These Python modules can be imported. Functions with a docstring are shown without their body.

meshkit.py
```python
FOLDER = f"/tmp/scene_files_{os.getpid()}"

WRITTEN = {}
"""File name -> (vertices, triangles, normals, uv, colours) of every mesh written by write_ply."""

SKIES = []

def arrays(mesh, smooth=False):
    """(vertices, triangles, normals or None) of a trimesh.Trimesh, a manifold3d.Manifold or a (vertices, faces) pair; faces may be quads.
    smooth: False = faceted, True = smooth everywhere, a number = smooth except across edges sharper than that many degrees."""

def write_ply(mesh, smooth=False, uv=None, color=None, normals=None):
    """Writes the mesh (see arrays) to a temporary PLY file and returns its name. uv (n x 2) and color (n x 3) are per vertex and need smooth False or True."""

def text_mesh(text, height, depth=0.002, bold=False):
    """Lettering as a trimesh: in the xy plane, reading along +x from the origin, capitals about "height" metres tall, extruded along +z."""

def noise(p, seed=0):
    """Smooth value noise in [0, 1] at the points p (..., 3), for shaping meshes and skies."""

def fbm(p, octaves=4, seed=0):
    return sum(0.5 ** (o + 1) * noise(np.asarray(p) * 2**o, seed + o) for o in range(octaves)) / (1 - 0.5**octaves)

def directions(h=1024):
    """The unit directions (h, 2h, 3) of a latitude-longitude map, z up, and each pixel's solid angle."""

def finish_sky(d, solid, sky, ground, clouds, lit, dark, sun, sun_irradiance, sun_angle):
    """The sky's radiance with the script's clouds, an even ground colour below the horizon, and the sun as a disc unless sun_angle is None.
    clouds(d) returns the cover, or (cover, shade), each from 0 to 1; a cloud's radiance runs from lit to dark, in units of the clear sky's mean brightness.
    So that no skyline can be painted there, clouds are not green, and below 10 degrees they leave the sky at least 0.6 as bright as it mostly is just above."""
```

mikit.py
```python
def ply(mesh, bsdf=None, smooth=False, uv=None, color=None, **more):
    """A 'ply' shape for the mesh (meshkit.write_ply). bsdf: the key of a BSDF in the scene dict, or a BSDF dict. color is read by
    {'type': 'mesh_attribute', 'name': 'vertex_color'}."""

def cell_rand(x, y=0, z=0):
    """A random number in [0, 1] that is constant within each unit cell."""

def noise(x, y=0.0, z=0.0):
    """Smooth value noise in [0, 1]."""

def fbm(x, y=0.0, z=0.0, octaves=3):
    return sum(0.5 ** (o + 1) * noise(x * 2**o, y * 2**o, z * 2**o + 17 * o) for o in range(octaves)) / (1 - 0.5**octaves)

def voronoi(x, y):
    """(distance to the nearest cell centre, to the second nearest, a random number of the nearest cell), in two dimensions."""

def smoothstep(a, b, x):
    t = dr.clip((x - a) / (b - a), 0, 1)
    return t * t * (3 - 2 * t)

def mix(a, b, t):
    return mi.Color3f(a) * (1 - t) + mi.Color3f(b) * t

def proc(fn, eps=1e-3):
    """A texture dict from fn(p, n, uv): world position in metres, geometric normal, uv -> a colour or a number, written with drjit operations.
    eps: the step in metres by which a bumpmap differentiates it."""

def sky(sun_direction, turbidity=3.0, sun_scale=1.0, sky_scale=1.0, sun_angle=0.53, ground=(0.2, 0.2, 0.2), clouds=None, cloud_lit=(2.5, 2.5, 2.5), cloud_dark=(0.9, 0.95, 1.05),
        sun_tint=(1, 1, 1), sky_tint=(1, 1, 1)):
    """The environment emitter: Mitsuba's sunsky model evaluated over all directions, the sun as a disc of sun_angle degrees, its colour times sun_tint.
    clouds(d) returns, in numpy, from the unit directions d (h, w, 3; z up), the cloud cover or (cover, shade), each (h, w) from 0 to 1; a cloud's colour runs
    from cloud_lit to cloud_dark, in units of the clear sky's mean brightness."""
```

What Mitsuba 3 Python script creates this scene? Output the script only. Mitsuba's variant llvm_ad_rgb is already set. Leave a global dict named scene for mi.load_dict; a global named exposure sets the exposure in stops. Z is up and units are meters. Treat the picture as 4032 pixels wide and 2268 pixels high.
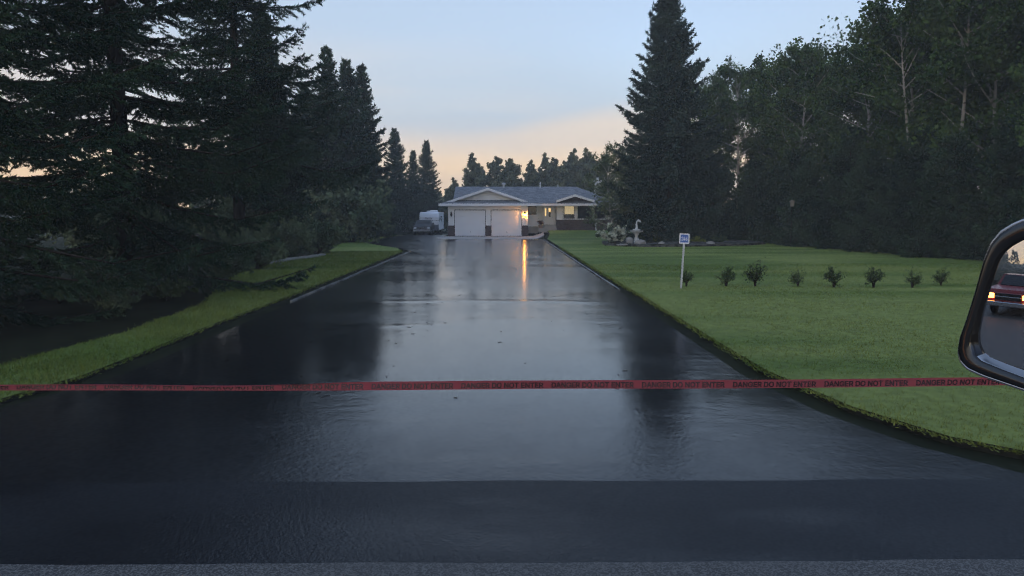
import math, random
import numpy as np, trimesh, drjit as dr, mitsuba as mi
import shapely
from shapely.geometry import Polygon, box as sbox, LineString
import manifold3d as m3
import mikit, meshkit
from mikit import proc, noise, fbm, cell_rand, smoothstep, mix

T = mi.ScalarTransform4f
scene, labels = {}, {}

# ------------------------------------------------------------------ camera, sky, exposure
EYE = (0.0, 0.0, 2.0)
YAW, PITCH = math.radians(0.65), math.radians(-5.58)
fwd = (math.sin(YAW) * math.cos(PITCH), math.cos(YAW) * math.cos(PITCH), math.sin(PITCH))
scene['camera'] = {'type': 'perspective', 'fov': 67.0, 'fov_axis': 'x', 'near_clip': 0.05, 'far_clip': 6000.0,
                   'to_world': T().look_at(origin=EYE, target=[EYE[i] + fwd[i] for i in range(3)], up=[0, 0, 1])}
exposure = 3.65


def sky_cover(d):
    """Dusk: a thin veil of high cloud, warm low down towards the sunset and blue overhead, with a grey bank of stratus: (cover, shade)."""
    el = np.degrees(np.arcsin(np.clip(d[..., 2], -1, 1)))
    az = np.degrees(np.arctan2(d[..., 0], d[..., 1]))
    ss = lambda a, b, x: (lambda t: t * t * (3 - 2 * t))(np.clip((x - a) / (b - a), 0, 1))
    h = np.maximum(d[..., 2], 0.0)
    p = np.stack([d[..., 0] / (h + 0.10), d[..., 1] / (h + 0.10), 0 * h], -1)
    wisps = meshkit.fbm(p * np.array([0.55, 1.5, 1]) + 3.1, 5, 3)
    broad = meshkit.fbm(p * 0.42 + 7.7, 3, 11)
    away = np.abs((az - math.degrees(SUN_AZ) + 180) % 360 - 180)
    edge = 4.3 + 3.2 * ss(-4, 12, az) + 1.4 * (wisps - 0.5)     # lower edge of the bank
    bank = ss(-0.2, 0.9 + 1.2 * wisps, el - edge) * (1 - ss(0, 6 + 5 * broad, el - edge - 0.8))
    shade = ss(-1.5, 15, el + 0.014 * away + 0.10 * np.clip(az - 2, 0, 40) + 7 * (broad - 0.5) + 8 * (wisps - 0.5)) + 0.20 * bank
    cover = 0.96 + 0.12 * (wisps - 0.5) - 0.30 * ss(0.45, 0.72, broad) * ss(4, 9, el) - 0.42 * ss(5, 19, el + 7 * (broad - 0.5)) - 0.18 * ss(15, 32, el) - 0.70 * np.exp(-(away / 62) ** 2 - (el / 42) ** 2)  # last term opens the veil widely around the sun to brighten the house front
    return np.clip(cover, 0, 1), np.clip(shade, 0, 1)


SUN_AZ, SUN_EL = math.radians(-160), math.radians(7.0)  # sunset bearing set behind the camera to light the house front
scene['sky_light'] = mikit.sky([math.sin(SUN_AZ) * math.cos(SUN_EL), math.cos(SUN_AZ) * math.cos(SUN_EL), math.sin(SUN_EL)], turbidity=3.0, sun_scale=0.0, sky_scale=1.0, sky_tint=(0.79, 0.89, 1.28),
                               ground=(0.06, 0.07, 0.05), clouds=sky_cover, cloud_lit=(3.0, 1.95, 0.90), cloud_dark=(1.13, 1.34, 1.58))

# ------------------------------------------------------------------ helpers
def sstep(a, b, x):
    t = np.clip((np.asarray(x, float) - a) / (b - a), 0, 1)
    return t * t * (3 - 2 * t)


def numbered(name):
    key, n = name, 0
    while key in scene or key in labels or any(k.startswith(key + '__') for k in scene):
        n += 1
        key = f'{name}_{n:03d}'
    return key


def tag(key, label=None, category=None, group=None, kind=None):
    d = {}
    if label: d['label'] = label
    if category: d['category'] = category
    if group: d['group'] = group
    if kind: d['kind'] = kind
    labels[key] = d
    return key


def obj(name, mesh, bsdf, parent=None, smooth=False, uv=None, **more):
    key = numbered(f'{parent}__{name}' if parent else name)
    if isinstance(mesh, MB): mesh = mesh.mesh()
    scene[key] = mikit.ply(mesh, bsdf, smooth=smooth, uv=uv, **more)
    return key


def thing(name, label, category, group=None):
    key = numbered(name)
    return tag(key, label, category, group)


class MB:
    """Collects triangles."""
    def __init__(self): self.v, self.f, self.n = [], [], 0
    def add(self, v, f):
        v, f = np.asarray(v, float), np.asarray(f, int)
        if len(f) and f.shape[1] == 4: f = np.vstack([f[:, [0, 1, 2]], f[:, [0, 2, 3]]])
        self.v.append(v); self.f.append(f + self.n); self.n += len(v)
        return self
    def tm(self, m): return self.add(m.vertices, m.faces)
    def box(self, x0, x1, y0, y1, z0, z1):
        v = [[x, y, z] for x in (x0, x1) for y in (y0, y1) for z in (z0, z1)]
        return self.add(v, [[0, 1, 3, 2], [4, 6, 7, 5], [0, 4, 5, 1], [2, 3, 7, 6], [0, 2, 6, 4], [1, 5, 7, 3]])
    def rbox(self, x0, x1, y0, y1, z0, z1, r=0.01):
        c = [m3.Manifold.sphere(r, 8).translate([x, y, z]) for x in (x0 + r, x1 - r) for y in (y0 + r, y1 - r) for z in (z0 + r, z1 - r)]
        m = m3.Manifold.batch_hull(c).to_mesh()
        return self.add(m.vert_properties[:, :3], m.tri_verts)
    def quad(self, a, b, c, d): return self.add([a, b, c, d], [[0, 1, 2, 3]])
    def tube(self, p, r, n=8, cap=True):
        p = np.asarray(p, float); r = np.broadcast_to(np.asarray(r, float), (len(p),))
        t = np.gradient(p, axis=0); t /= np.linalg.norm(t, axis=1, keepdims=True) + 1e-12
        ref = np.eye(3)[np.argmin(np.abs(t).max(0))]
        a = np.cross(t, ref); a /= np.linalg.norm(a, axis=1, keepdims=True); b = np.cross(t, a)
        ang = np.arange(n) / n * 2 * np.pi
        ring = p[:, None] + r[:, None, None] * (np.cos(ang)[None, :, None] * a[:, None] + np.sin(ang)[None, :, None] * b[:, None])
        i = np.arange(n); f = []
        for k in range(len(p) - 1):
            f.append(np.stack([k * n + i, k * n + (i + 1) % n, (k + 1) * n + (i + 1) % n, (k + 1) * n + i], 1))
        self.add(ring.reshape(-1, 3), np.vstack(f))
        if cap:
            for k in (0, len(p) - 1):
                j = np.arange(1, n - 1)
                self.add(ring[k], np.stack([j * 0, j, j + 1], 1))
        return self
    def lathe(self, prof, c=(0, 0, 0), n=24, axis='z'):
        pr = np.asarray(prof, float); ang = np.arange(n) / n * 2 * np.pi
        v = np.stack([pr[:, None, 0] * np.cos(ang), pr[:, None, 0] * np.sin(ang), np.broadcast_to(pr[:, None, 1], (len(pr), n))], -1).reshape(-1, 3)
        if axis == 'x': v = v[:, [2, 0, 1]]
        if axis == 'y': v = v[:, [0, 2, 1]]
        i = np.arange(n)
        f = np.vstack([np.stack([k * n + i, k * n + (i + 1) % n, (k + 1) * n + (i + 1) % n, (k + 1) * n + i], 1) for k in range(len(pr) - 1)])
        return self.add(v + np.asarray(c), f)
    def prism_x(self, yz, x0, x1):
        """A polygon in the yz plane drawn out along x."""
        m = trimesh.creation.extrude_polygon(Polygon(yz), x1 - x0, engine='earcut')
        v = np.array(m.vertices); return self.add(np.stack([v[:, 2] + x0, v[:, 0], v[:, 1]], 1), m.faces)
    def prism_y(self, xz, y0, y1):
        p = xz if isinstance(xz, Polygon) else Polygon(xz)
        m = trimesh.creation.extrude_polygon(p, y1 - y0, engine='earcut')
        v = np.array(m.vertices); return self.add(np.stack([v[:, 0], y1 - v[:, 2], v[:, 1]], 1), m.faces)
    def mesh(self): return trimesh.Trimesh(np.vstack(self.v), np.vstack(self.f), process=False)


def bsdf(key, d, two=True):
    scene[key] = {'type': 'twosided', 'bsdf': d} if two else d
    return key


def rgb(*c): return {'type': 'rgb', 'value': list(c)}


def pr(key, color, rough=0.6, spec=0.5, metallic=0.0, two=True, **more):
    base = color if isinstance(color, dict) else rgb(*color)
    r = rough if isinstance(rough, dict) else float(rough)
    return bsdf(key, {'type': 'principled', 'base_color': base, 'roughness': r, 'specular': float(spec), 'metallic': float(metallic), **more}, two)


def df(key, color):
    return bsdf(key, {'type': 'diffuse', 'reflectance': color if isinstance(color, dict) else rgb(*color)})


# ------------------------------------------------------------------ materials
def spruce_col(a, b):
    return proc(lambda p, n, uv: mix(a, b, smoothstep(0.3, 0.7, fbm(p.x * 0.9, p.y * 0.9, p.z * 0.9, 2))))
df('m_needles', spruce_col((0.020, 0.040, 0.027), (0.047, 0.082, 0.046)))
df('m_needles_blue', spruce_col((0.026, 0.046, 0.040), (0.058, 0.090, 0.070)))
df('m_leaves', spruce_col((0.032, 0.062, 0.021), (0.080, 0.130, 0.041)))
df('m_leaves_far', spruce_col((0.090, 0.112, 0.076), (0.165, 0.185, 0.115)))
df('m_leaves_bush', spruce_col((0.075, 0.105, 0.058), (0.170, 0.205, 0.115)))
df('m_leaves_shrub', spruce_col((0.045, 0.070, 0.032), (0.105, 0.140, 0.062)))
df('m_leaves_pale', proc(lambda p, n, uv: mix((0.06, 0.085, 0.045), (0.62, 0.64, 0.52), smoothstep(0.38, 0.56, noise(p.x * 5.5, p.y * 5.5, p.z * 5.5)))))
df('m_leaves_yellow', spruce_col((0.16, 0.19, 0.05), (0.26, 0.27, 0.07)))
df('m_leaves_red', spruce_col((0.06, 0.02, 0.02), (0.11, 0.03, 0.03)))
df('m_bark', spruce_col((0.022, 0.018, 0.015), (0.048, 0.041, 0.034)))
df('m_aspen_bark', proc(lambda p, n, uv: mix((0.44, 0.42, 0.37), (0.08, 0.07, 0.06), smoothstep(0.62, 0.74, fbm(p.x * 3, p.y * 3, p.z * 7, 3)))))


def lawn_color(p, n, uv):
    big = fbm(p.x * 0.16, p.y * 0.10, 0.0, 3)
    stripe = noise(p.x * 0.25, p.y * 1.1, 3.0)
    fine = fbm(p.x * 9, p.y * 9, 5.0, 2)
    c = mix((0.100, 0.142, 0.030), (0.180, 0.212, 0.055), smoothstep(0.3, 0.7, 0.6 * big + 0.4 * stripe))
    return c * (0.75 + 0.5 * fine)
pr('m_lawn_flat', proc(lawn_color), 0.8, 0.15)
scene['m_lawn'] = {'type': 'bumpmap', 'arbitrary': {'type': 'proc', **{k: v for k, v in proc(lambda p, n, uv: fbm(p.x * 14, p.y * 14, 0.0, 3), 0.01).items() if k != 'type'}}, 'scale': 0.014,
                   'bsdf': scene.pop('m_lawn_flat')}
df('m_blade', proc(lambda p, n, uv: lawn_color(p, n, uv) * 1.05))
pr('m_forest_floor', proc(lambda p, n, uv: mix((0.010, 0.012, 0.007), (0.024, 0.027, 0.012), fbm(p.x * 1.2, p.y * 1.2, 0, 4))), 0.95, 0.1)


def puddle(p):
    """0 on the wet crown of the asphalt, 1 where water stands."""
    a = fbm(p.x * 0.22 + 11, p.y * 0.48 + 4, 0.0, 5)
    return smoothstep(0.36, 0.66, a)


def asphalt_bump(p, n, uv):
    grain = fbm(p.x * 26, p.y * 26, 0.0, 3) * 0.0010
    ripple = fbm(p.x * 3.2, p.y * 6.5, 2.0, 3) * 0.0042
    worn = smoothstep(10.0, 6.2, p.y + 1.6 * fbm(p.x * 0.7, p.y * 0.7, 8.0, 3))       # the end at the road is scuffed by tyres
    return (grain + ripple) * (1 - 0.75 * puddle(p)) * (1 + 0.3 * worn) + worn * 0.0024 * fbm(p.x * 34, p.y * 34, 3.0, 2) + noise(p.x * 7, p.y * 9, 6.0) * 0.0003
pr('m_asphalt_flat', proc(lambda p, n, uv: mix((0.008, 0.008, 0.009), (0.017, 0.017, 0.018), fbm(p.x * 30, p.y * 30, 0, 2))),
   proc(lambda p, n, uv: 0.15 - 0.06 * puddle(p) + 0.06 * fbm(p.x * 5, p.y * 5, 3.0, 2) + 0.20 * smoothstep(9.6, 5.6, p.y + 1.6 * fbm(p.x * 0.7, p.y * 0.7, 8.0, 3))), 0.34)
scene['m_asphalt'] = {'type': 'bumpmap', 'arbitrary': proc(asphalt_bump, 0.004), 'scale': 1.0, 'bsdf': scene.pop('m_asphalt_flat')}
pr('m_apron_flat', proc(lambda p, n, uv: mix((0.007, 0.0075, 0.009), (0.017, 0.018, 0.020), fbm(p.x * 60, p.y * 60, 0, 3)) * (0.75 + 0.5 * fbm(p.x * 0.8, p.y * 1.6, 4.0, 4))), proc(lambda p, n, uv: 0.52 - 0.18 * smoothstep(0.4, 0.7, fbm(p.x * 0.5, p.y * 1.1, 9.0, 4))), 0.26)
scene['m_old_asphalt'] = {'type': 'bumpmap', 'arbitrary': proc(lambda p, n, uv: fbm(p.x * 70, p.y * 70, 0.0, 2), 0.003), 'scale': 0.004, 'bsdf': scene.pop('m_apron_flat')}
pr('m_chip_flat', proc(lambda p, n, uv: mix((0.05, 0.048, 0.045), (0.13, 0.122, 0.112), smoothstep(0.3, 0.8, noise(p.x * 120, p.y * 120)))), 0.6, 0.5)
scene['m_chip_seal'] = {'type': 'bumpmap', 'arbitrary': proc(lambda p, n, uv: noise(p.x * 95, p.y * 95), 0.002), 'scale': 0.008, 'bsdf': scene.pop('m_chip_flat')}
pr('m_soil', proc(lambda p, n, uv: mix((0.012, 0.012, 0.010), (0.030, 0.030, 0.020), fbm(p.x * 12, p.y * 12, 0, 3))), 0.8, 0.2)
pr('m_mulch', proc(lambda p, n, uv: mix((0.030, 0.030, 0.026), (0.10, 0.098, 0.09), smoothstep(0.35, 0.7, fbm(p.x * 5, p.y * 5, p.z * 5, 3)))), 0.85, 0.2)
pr('m_concrete', proc(lambda p, n, uv: mix((0.30, 0.28, 0.25), (0.42, 0.39, 0.35), fbm(p.x * 2.5, p.y * 2.5, p.z * 2.5, 4))), 0.7, 0.4)
pr('m_lip_sheen', proc(lambda p, n, uv: mix((0.07, 0.07, 0.07), (0.20, 0.20, 0.19), smoothstep(0.30, 0.70, fbm(p.x * 2, p.y * 1.6, 1.0, 3)))), 0.35, 0.5)  # pale tone paints in the sky reflected on the wet asphalt lip
pr('m_white', proc(lambda p, n, uv: mix((0.79, 0.79, 0.79), (0.85, 0.85, 0.84), fbm(p.x * 1.5, p.y * 1.5, p.z * 1.5, 3))), 0.55, 0.4)
pr('m_siding', proc(lambda p, n, uv: mix((0.78, 0.78, 0.78), (0.84, 0.84, 0.83), fbm(p.x * 0.9, p.y * 0.9, p.z * 2.2, 3))), 0.55, 0.4)
pr('m_door', proc(lambda p, n, uv: mix((0.78, 0.79, 0.81), (0.83, 0.84, 0.86), fbm(p.x * 1.2, p.y * 3, p.z * 1.2, 3))), 0.45, 0.5)
def shingle(p, n, uv):
    row = dr.floor(p.z / 0.055); off = cell_rand(row) * 0.3
    c = cell_rand(dr.floor((p.x + off) / 0.30), row, dr.floor(p.y / 0.3))
    return mix((0.13, 0.135, 0.148), (0.23, 0.237, 0.25), c) * (0.85 + 0.3 * fbm(p.x * 0.8, p.y * 0.8, p.z, 2))
pr('m_shingle', proc(shingle), 0.75, 0.35)
def brick(p, n, uv):
    row = dr.floor(p.z / 0.075); x = p.x + p.y + 0.1 * (row - 2 * dr.floor(row / 2))
    fz, fx = p.z / 0.075 - row, x / 0.21 - dr.floor(x / 0.21)
    mort = smoothstep(0.10, 0.16, fz) * smoothstep(0.04, 0.08, fx)
    return mix((0.12, 0.11, 0.10), mix((0.055, 0.040, 0.042), (0.105, 0.075, 0.072), cell_rand(dr.floor(x / 0.21), row)), mort)
pr('m_brick', proc(brick), 0.8, 0.3)
pr('m_trim_shade', (0.22, 0.23, 0.25), 0.5, 0.4)
pr('m_glass_dark', (0.015, 0.017, 0.02), 0.06, 0.6)
pr('m_black', (0.012, 0.012, 0.013), 0.35, 0.5)
pr('m_rubber', (0.015, 0.015, 0.016), 0.7, 0.3)
pr('m_gloss_black', (0.008, 0.008, 0.009), 0.12, 0.6, clearcoat=1.0, clearcoat_gloss=0.95)
bsdf('m_mirror', {'type': 'conductor', 'material': 'Al', 'specular_reflectance': rgb(0.8, 0.8, 0.8)})
pr('m_galv', proc(lambda p, n, uv: mix((0.38, 0.40, 0.41), (0.55, 0.57, 0.58), fbm(p.x * 25, p.y * 25, p.z * 25, 2))), 0.45, 0.5, 0.3)
pr('m_sign_blue', (0.045, 0.11, 0.42), 0.4, 0.5)
pr('m_sign_white', (0.80, 0.81, 0.82), 0.4, 0.5)
pr('m_truck_grey', (0.035, 0.038, 0.042), 0.3, 0.5, clearcoat=0.8)
pr('m_truck_red', (0.22, 0.012, 0.012), 0.25, 0.5, clearcoat=1.0)
pr('m_chrome', (0.55, 0.56, 0.58), 0.2, 0.5, 1.0)
pr('m_lens', (0.65, 0.66, 0.66), 0.15, 0.6)
pr('m_rv_white', (0.78, 0.79, 0.80), 0.35, 0.5)
pr('m_rv_grey', (0.10, 0.11, 0.13), 0.4, 0.5)
pr('m_terracotta', (0.30, 0.20, 0.15), 0.8, 0.2)
pr('m_stone', proc(lambda p, n, uv: mix((0.20, 0.19, 0.17), (0.42, 0.40, 0.37), fbm(p.x * 6, p.y * 6, p.z * 6, 3))), 0.75, 0.3)
pr('m_cast', proc(lambda p, n, uv: mix((0.42, 0.43, 0.42), (0.74, 0.74, 0.72), fbm(p.x * 7, p.y * 7, p.z * 7, 3))), 0.6, 0.4)
pr('m_birdhouse', (0.24, 0.22, 0.18), 0.8, 0.2)
pr('m_curtain', (0.55, 0.48, 0.36), 0.9, 0.1)
pr('m_ink', (0.030, 0.012, 0.016), 0.5, 0.4)
bsdf('m_tape', {'type': 'principledthin', 'base_color': rgb(0.37, 0.082, 0.095), 'roughness': 0.2, 'diff_trans': 0.7, 'eta': 1.5, 'spec_trans': 0.0}, two=False)
bsdf('m_lamp_glass', {'type': 'thindielectric'}, two=False)

# ------------------------------------------------------------------ the setting
def height(x, y):
    """The lie of the land: level along the driveway, up half a metre to the house's front door, gently down behind the garage on the left."""
    up = 0.50 * sstep(2.3, 4.2, x) * sstep(56.5, 66.3, y)
    down = -0.42 * sstep(66, 86, y) * sstep(-4.8, -6.5, x)
    return up + down


def sheet(poly, cell, z, skirt=0.0):
    """A polygon as a sheet of about square cells laid on the height function z(x, y), with an upright edge of the given depth."""
    mb = MB(); x0, y0, x1, y1 = poly.bounds; prep = shapely.prepared.prep(poly)
    xs, ys = np.arange(math.floor(x0 / cell), math.ceil(x1 / cell)) * cell, np.arange(math.floor(y0 / cell), math.ceil(y1 / cell)) * cell
    full = []
    for x in xs:
        for y in ys:
            b = sbox(x, y, x + cell, y + cell)
            if prep.contains(b): full.append((x, y)); continue
            if not prep.intersects(b): continue
            g = poly.intersection(b)
            for q in getattr(g, 'geoms', [g]):
                if q.geom_type != 'Polygon' or q.area < 1e-6: continue
                v, f = trimesh.creation.triangulate_polygon(q, engine='earcut')
                if len(f):
                    a, b2, c = v[f[0, 0]], v[f[0, 1]], v[f[0, 2]]
                    if (b2[0] - a[0]) * (c[1] - a[1]) - (b2[1] - a[1]) * (c[0] - a[0]) < 0: f = f[:, ::-1]
                    mb.add(np.column_stack([v, z(v[:, 0], v[:, 1])]), f)
    if full:
        q = np.array(full)
        c = np.stack([q, q + [cell, 0], q + [cell, cell], q + [0, cell]], 1).reshape(-1, 2)
        mb.add(np.column_stack([c, z(c[:, 0], c[:, 1])]), np.arange(len(c)).reshape(-1, 4))
    m = mb.mesh(); m.merge_vertices(digits_vertex=5)
    if skirt:
        for ring in [poly.exterior, *poly.interiors]:
            l = np.array(LineString(ring).segmentize(cell).coords)
            t = np.column_stack([l, z(l[:, 0], l[:, 1])]); n = len(t)
            m = trimesh.util.concatenate([m, trimesh.Trimesh(np.vstack([t, t - [0, 0, skirt]]), np.vstack([[[i, i + 1, n + i + 1], [i, n + i + 1, n + i]] for i in range(n - 1)]), process=False)])
    return m


def laid(name, poly, cell, z, material, skirt=0.0, smooth=False, parent=None, kind='structure'):
    m = sheet(poly, cell, z, skirt)
    v, f, n = meshkit.arrays(m, 40 if smooth else False)
    key = numbered(name if parent is None else f'{parent}__{name}')
    scene[key] = mikit.ply(trimesh.Trimesh(v, f, process=False), material, smooth=bool(smooth), uv=v[:, :2] * 1.0)
    if parent is None: labels[key] = {'kind': kind}
    return key


def undulate(x, y):
    """Long shallow waves in the asphalt, millimetres high, mostly across the driveway."""
    p = np.stack([np.asarray(x) * 0.16, np.asarray(y) * 0.42, np.zeros_like(np.asarray(x, float))], -1)
    q = np.stack([np.asarray(x) * 0.5, np.asarray(y) * 1.4, np.zeros_like(np.asarray(x, float)) + 5], -1)
    crown = -0.0012 * (np.clip(np.asarray(x) + 0.9, -5, 5)) ** 2
    ridge = 0
    for y0, x0, x1, a, w in ((17.3, -3.2, 2.6, 0.008, 0.22), (13.6, -3.6, -0.6, 0.006, 0.20), (14.2, -1.0, 2.2, 0.003, 0.2), (22.5, -4.2, 1.5, 0.006, 0.3), (28.5, -2, 2.8, 0.007, 0.3), (35, -4.5, 2.5, 0.008, 0.4), (6.05, -3.2, 1.4, 0.004, 0.10), (5.80, -1.8, 1.2, 0.003, 0.08)):
        wob = 0.5 * (meshkit.noise(np.stack([np.asarray(x) * 0.9, 0 * np.asarray(x) + y0, 0 * np.asarray(x)], -1), 6) - 0.5)
        ridge = ridge + a * np.exp(-((np.asarray(y) - y0 - wob * min(1, w * 4)) / w) ** 2) * sstep(x0 - 0.6, x0 + 0.6, x) * sstep(x1 + 0.6, x1 - 0.6, x)
    return ridge + sstep(5.6, 8.5, y) * (0.009 * (meshkit.fbm(p, 3, 5) - 0.5) + 0.0035 * (meshkit.fbm(q, 2, 8) - 0.5) + crown)


drive_poly = Polygon([(-4.75, 40.2), (-4.75, 9.6), (-5.05, 8.4), (-5.5, 7.2), (-6.6, 6.2), (-8.6, 5.57), (5.2, 5.57), (4.0, 5.75), (3.55, 6.5), (3.2, 7.7), (2.98, 9.5), (2.95, 40), (2.95, 58.6),
                      (-5.0, 58.6), (-5.0, 66), (-5.5, 97), (-10.6, 97), (-9.5, 76), (-9.2, 62), (-8.6, 50.5), (-7.6, 47.5), (-5.6, 43.2)])
wx = np.arange(-60, 60.01, 0.25); wz = np.column_stack([wx, 0 * wx, 0 * wx])
apron_road = Polygon(np.vstack([np.column_stack([wx, 5.60 + 0.07 * (meshkit.fbm(wz * 1.1, 3, 31) - 0.5)]), [(60, 4.25), (-60, 4.25)]]))
road_poly = Polygon(np.vstack([np.column_stack([wx, 4.29 + 0.05 * (meshkit.fbm(wz * 2.1, 3, 37) - 0.5)]), [(60, -4.2), (-60, -4.2)]]))
concrete_poly = Polygon([(-5.0, 58.6), (2.5, 58.6), (3.3, 62.5), (3.45, 66.05), (2.12, 66.05), (2.12, 64.97), (-5.0, 64.97)])
lawn_right = Polygon([(3.32, 58.4), (3.32, 40), (3.34, 9.7), (3.6, 7.8), (4.0, 6.7), (4.6, 6.05), (6.2, 5.75), (40, 5.62), (40, 60), (18.2, 60), (16, 66.3), (3.8, 66.3), (3.75, 62.5)])
lawn_left = Polygon([(-5.25, 39.8), (-5.22, 9.5), (-5.5, 8.0), (-6.2, 6.9), (-7.2, 6.5), (-6.7, 9.0), (-6.35, 13), (-6.6, 17), (-7.4, 20), (-8.6, 24.5), (-9.2, 29), (-8.6, 36.3), (-9.6, 44), (-12.5, 55.5), (-12.6, 63), (-10.6, 77.5),
                     (-9.7, 76), (-9.45, 62), (-8.9, 50.8), (-7.9, 48.2), (-6.0, 44.0)])
near = sbox(-45, 5.5, 45, 100)
ground_z = lambda x, y: height(x, y) - 0.075
gm = trimesh.util.concatenate([sheet(near, 2.5, ground_z), sheet(sbox(-300, 100, 300, 400), 100, lambda x, y: 0 * x - 0.075), sheet(sbox(-300, 5.5, -45, 100), 100, lambda x, y: 0 * x - 0.075),
                               sheet(sbox(45, 5.5, 300, 100), 100, lambda x, y: 0 * x - 0.075), sheet(sbox(-300, -200, 300, 5.5), 100, lambda x, y: 0 * x - 0.10)])
scene['ground'] = mikit.ply(gm, 'm_forest_floor', smooth=False, uv=np.array(gm.vertices)[:, :2]); labels['ground'] = {'kind': 'structure'}
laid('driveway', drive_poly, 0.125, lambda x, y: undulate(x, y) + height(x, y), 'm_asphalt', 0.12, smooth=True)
laid('road_shoulder', apron_road, 0.7, lambda x, y: 0.004 - 0.018 * sstep(5.5, 4.4, y), 'm_old_asphalt', 0.06)
laid('road', road_poly, 4.0, lambda x, y: 0 * x - 0.009, 'm_chip_seal', 0.05)
laid('concrete_apron', concrete_poly, 0.5, lambda x, y: height(x, y) + 0.012, 'm_concrete', 0.1)
rough = lambda x, y: height(x, y) - 0.005 + 0.05 * (meshkit.fbm(np.stack([np.asarray(x) * 0.22, np.asarray(y) * 0.22, 0 * np.asarray(x)], -1), 3, 2) - 0.4)
laid('lawn', lawn_right, 0.5, rough, 'm_lawn', smooth=True)
laid('lawn', lawn_left, 0.5, rough, 'm_lawn', smooth=True)
for p in (lawn_right, lawn_left):                              # the cut edge of the turf
    l = np.array(LineString(p.exterior).segmentize(0.3).coords); t = np.column_stack([l, rough(l[:, 0], l[:, 1]) - 0.004]); n = len(t)
    k = obj('soil_edge', (np.vstack([t, t - [0, 0, 0.16]]), np.array([[i, i + 1, n + i + 1, n + i] for i in range(n - 1)])), 'm_soil'); labels[k] = {'kind': 'structure'}
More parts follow.
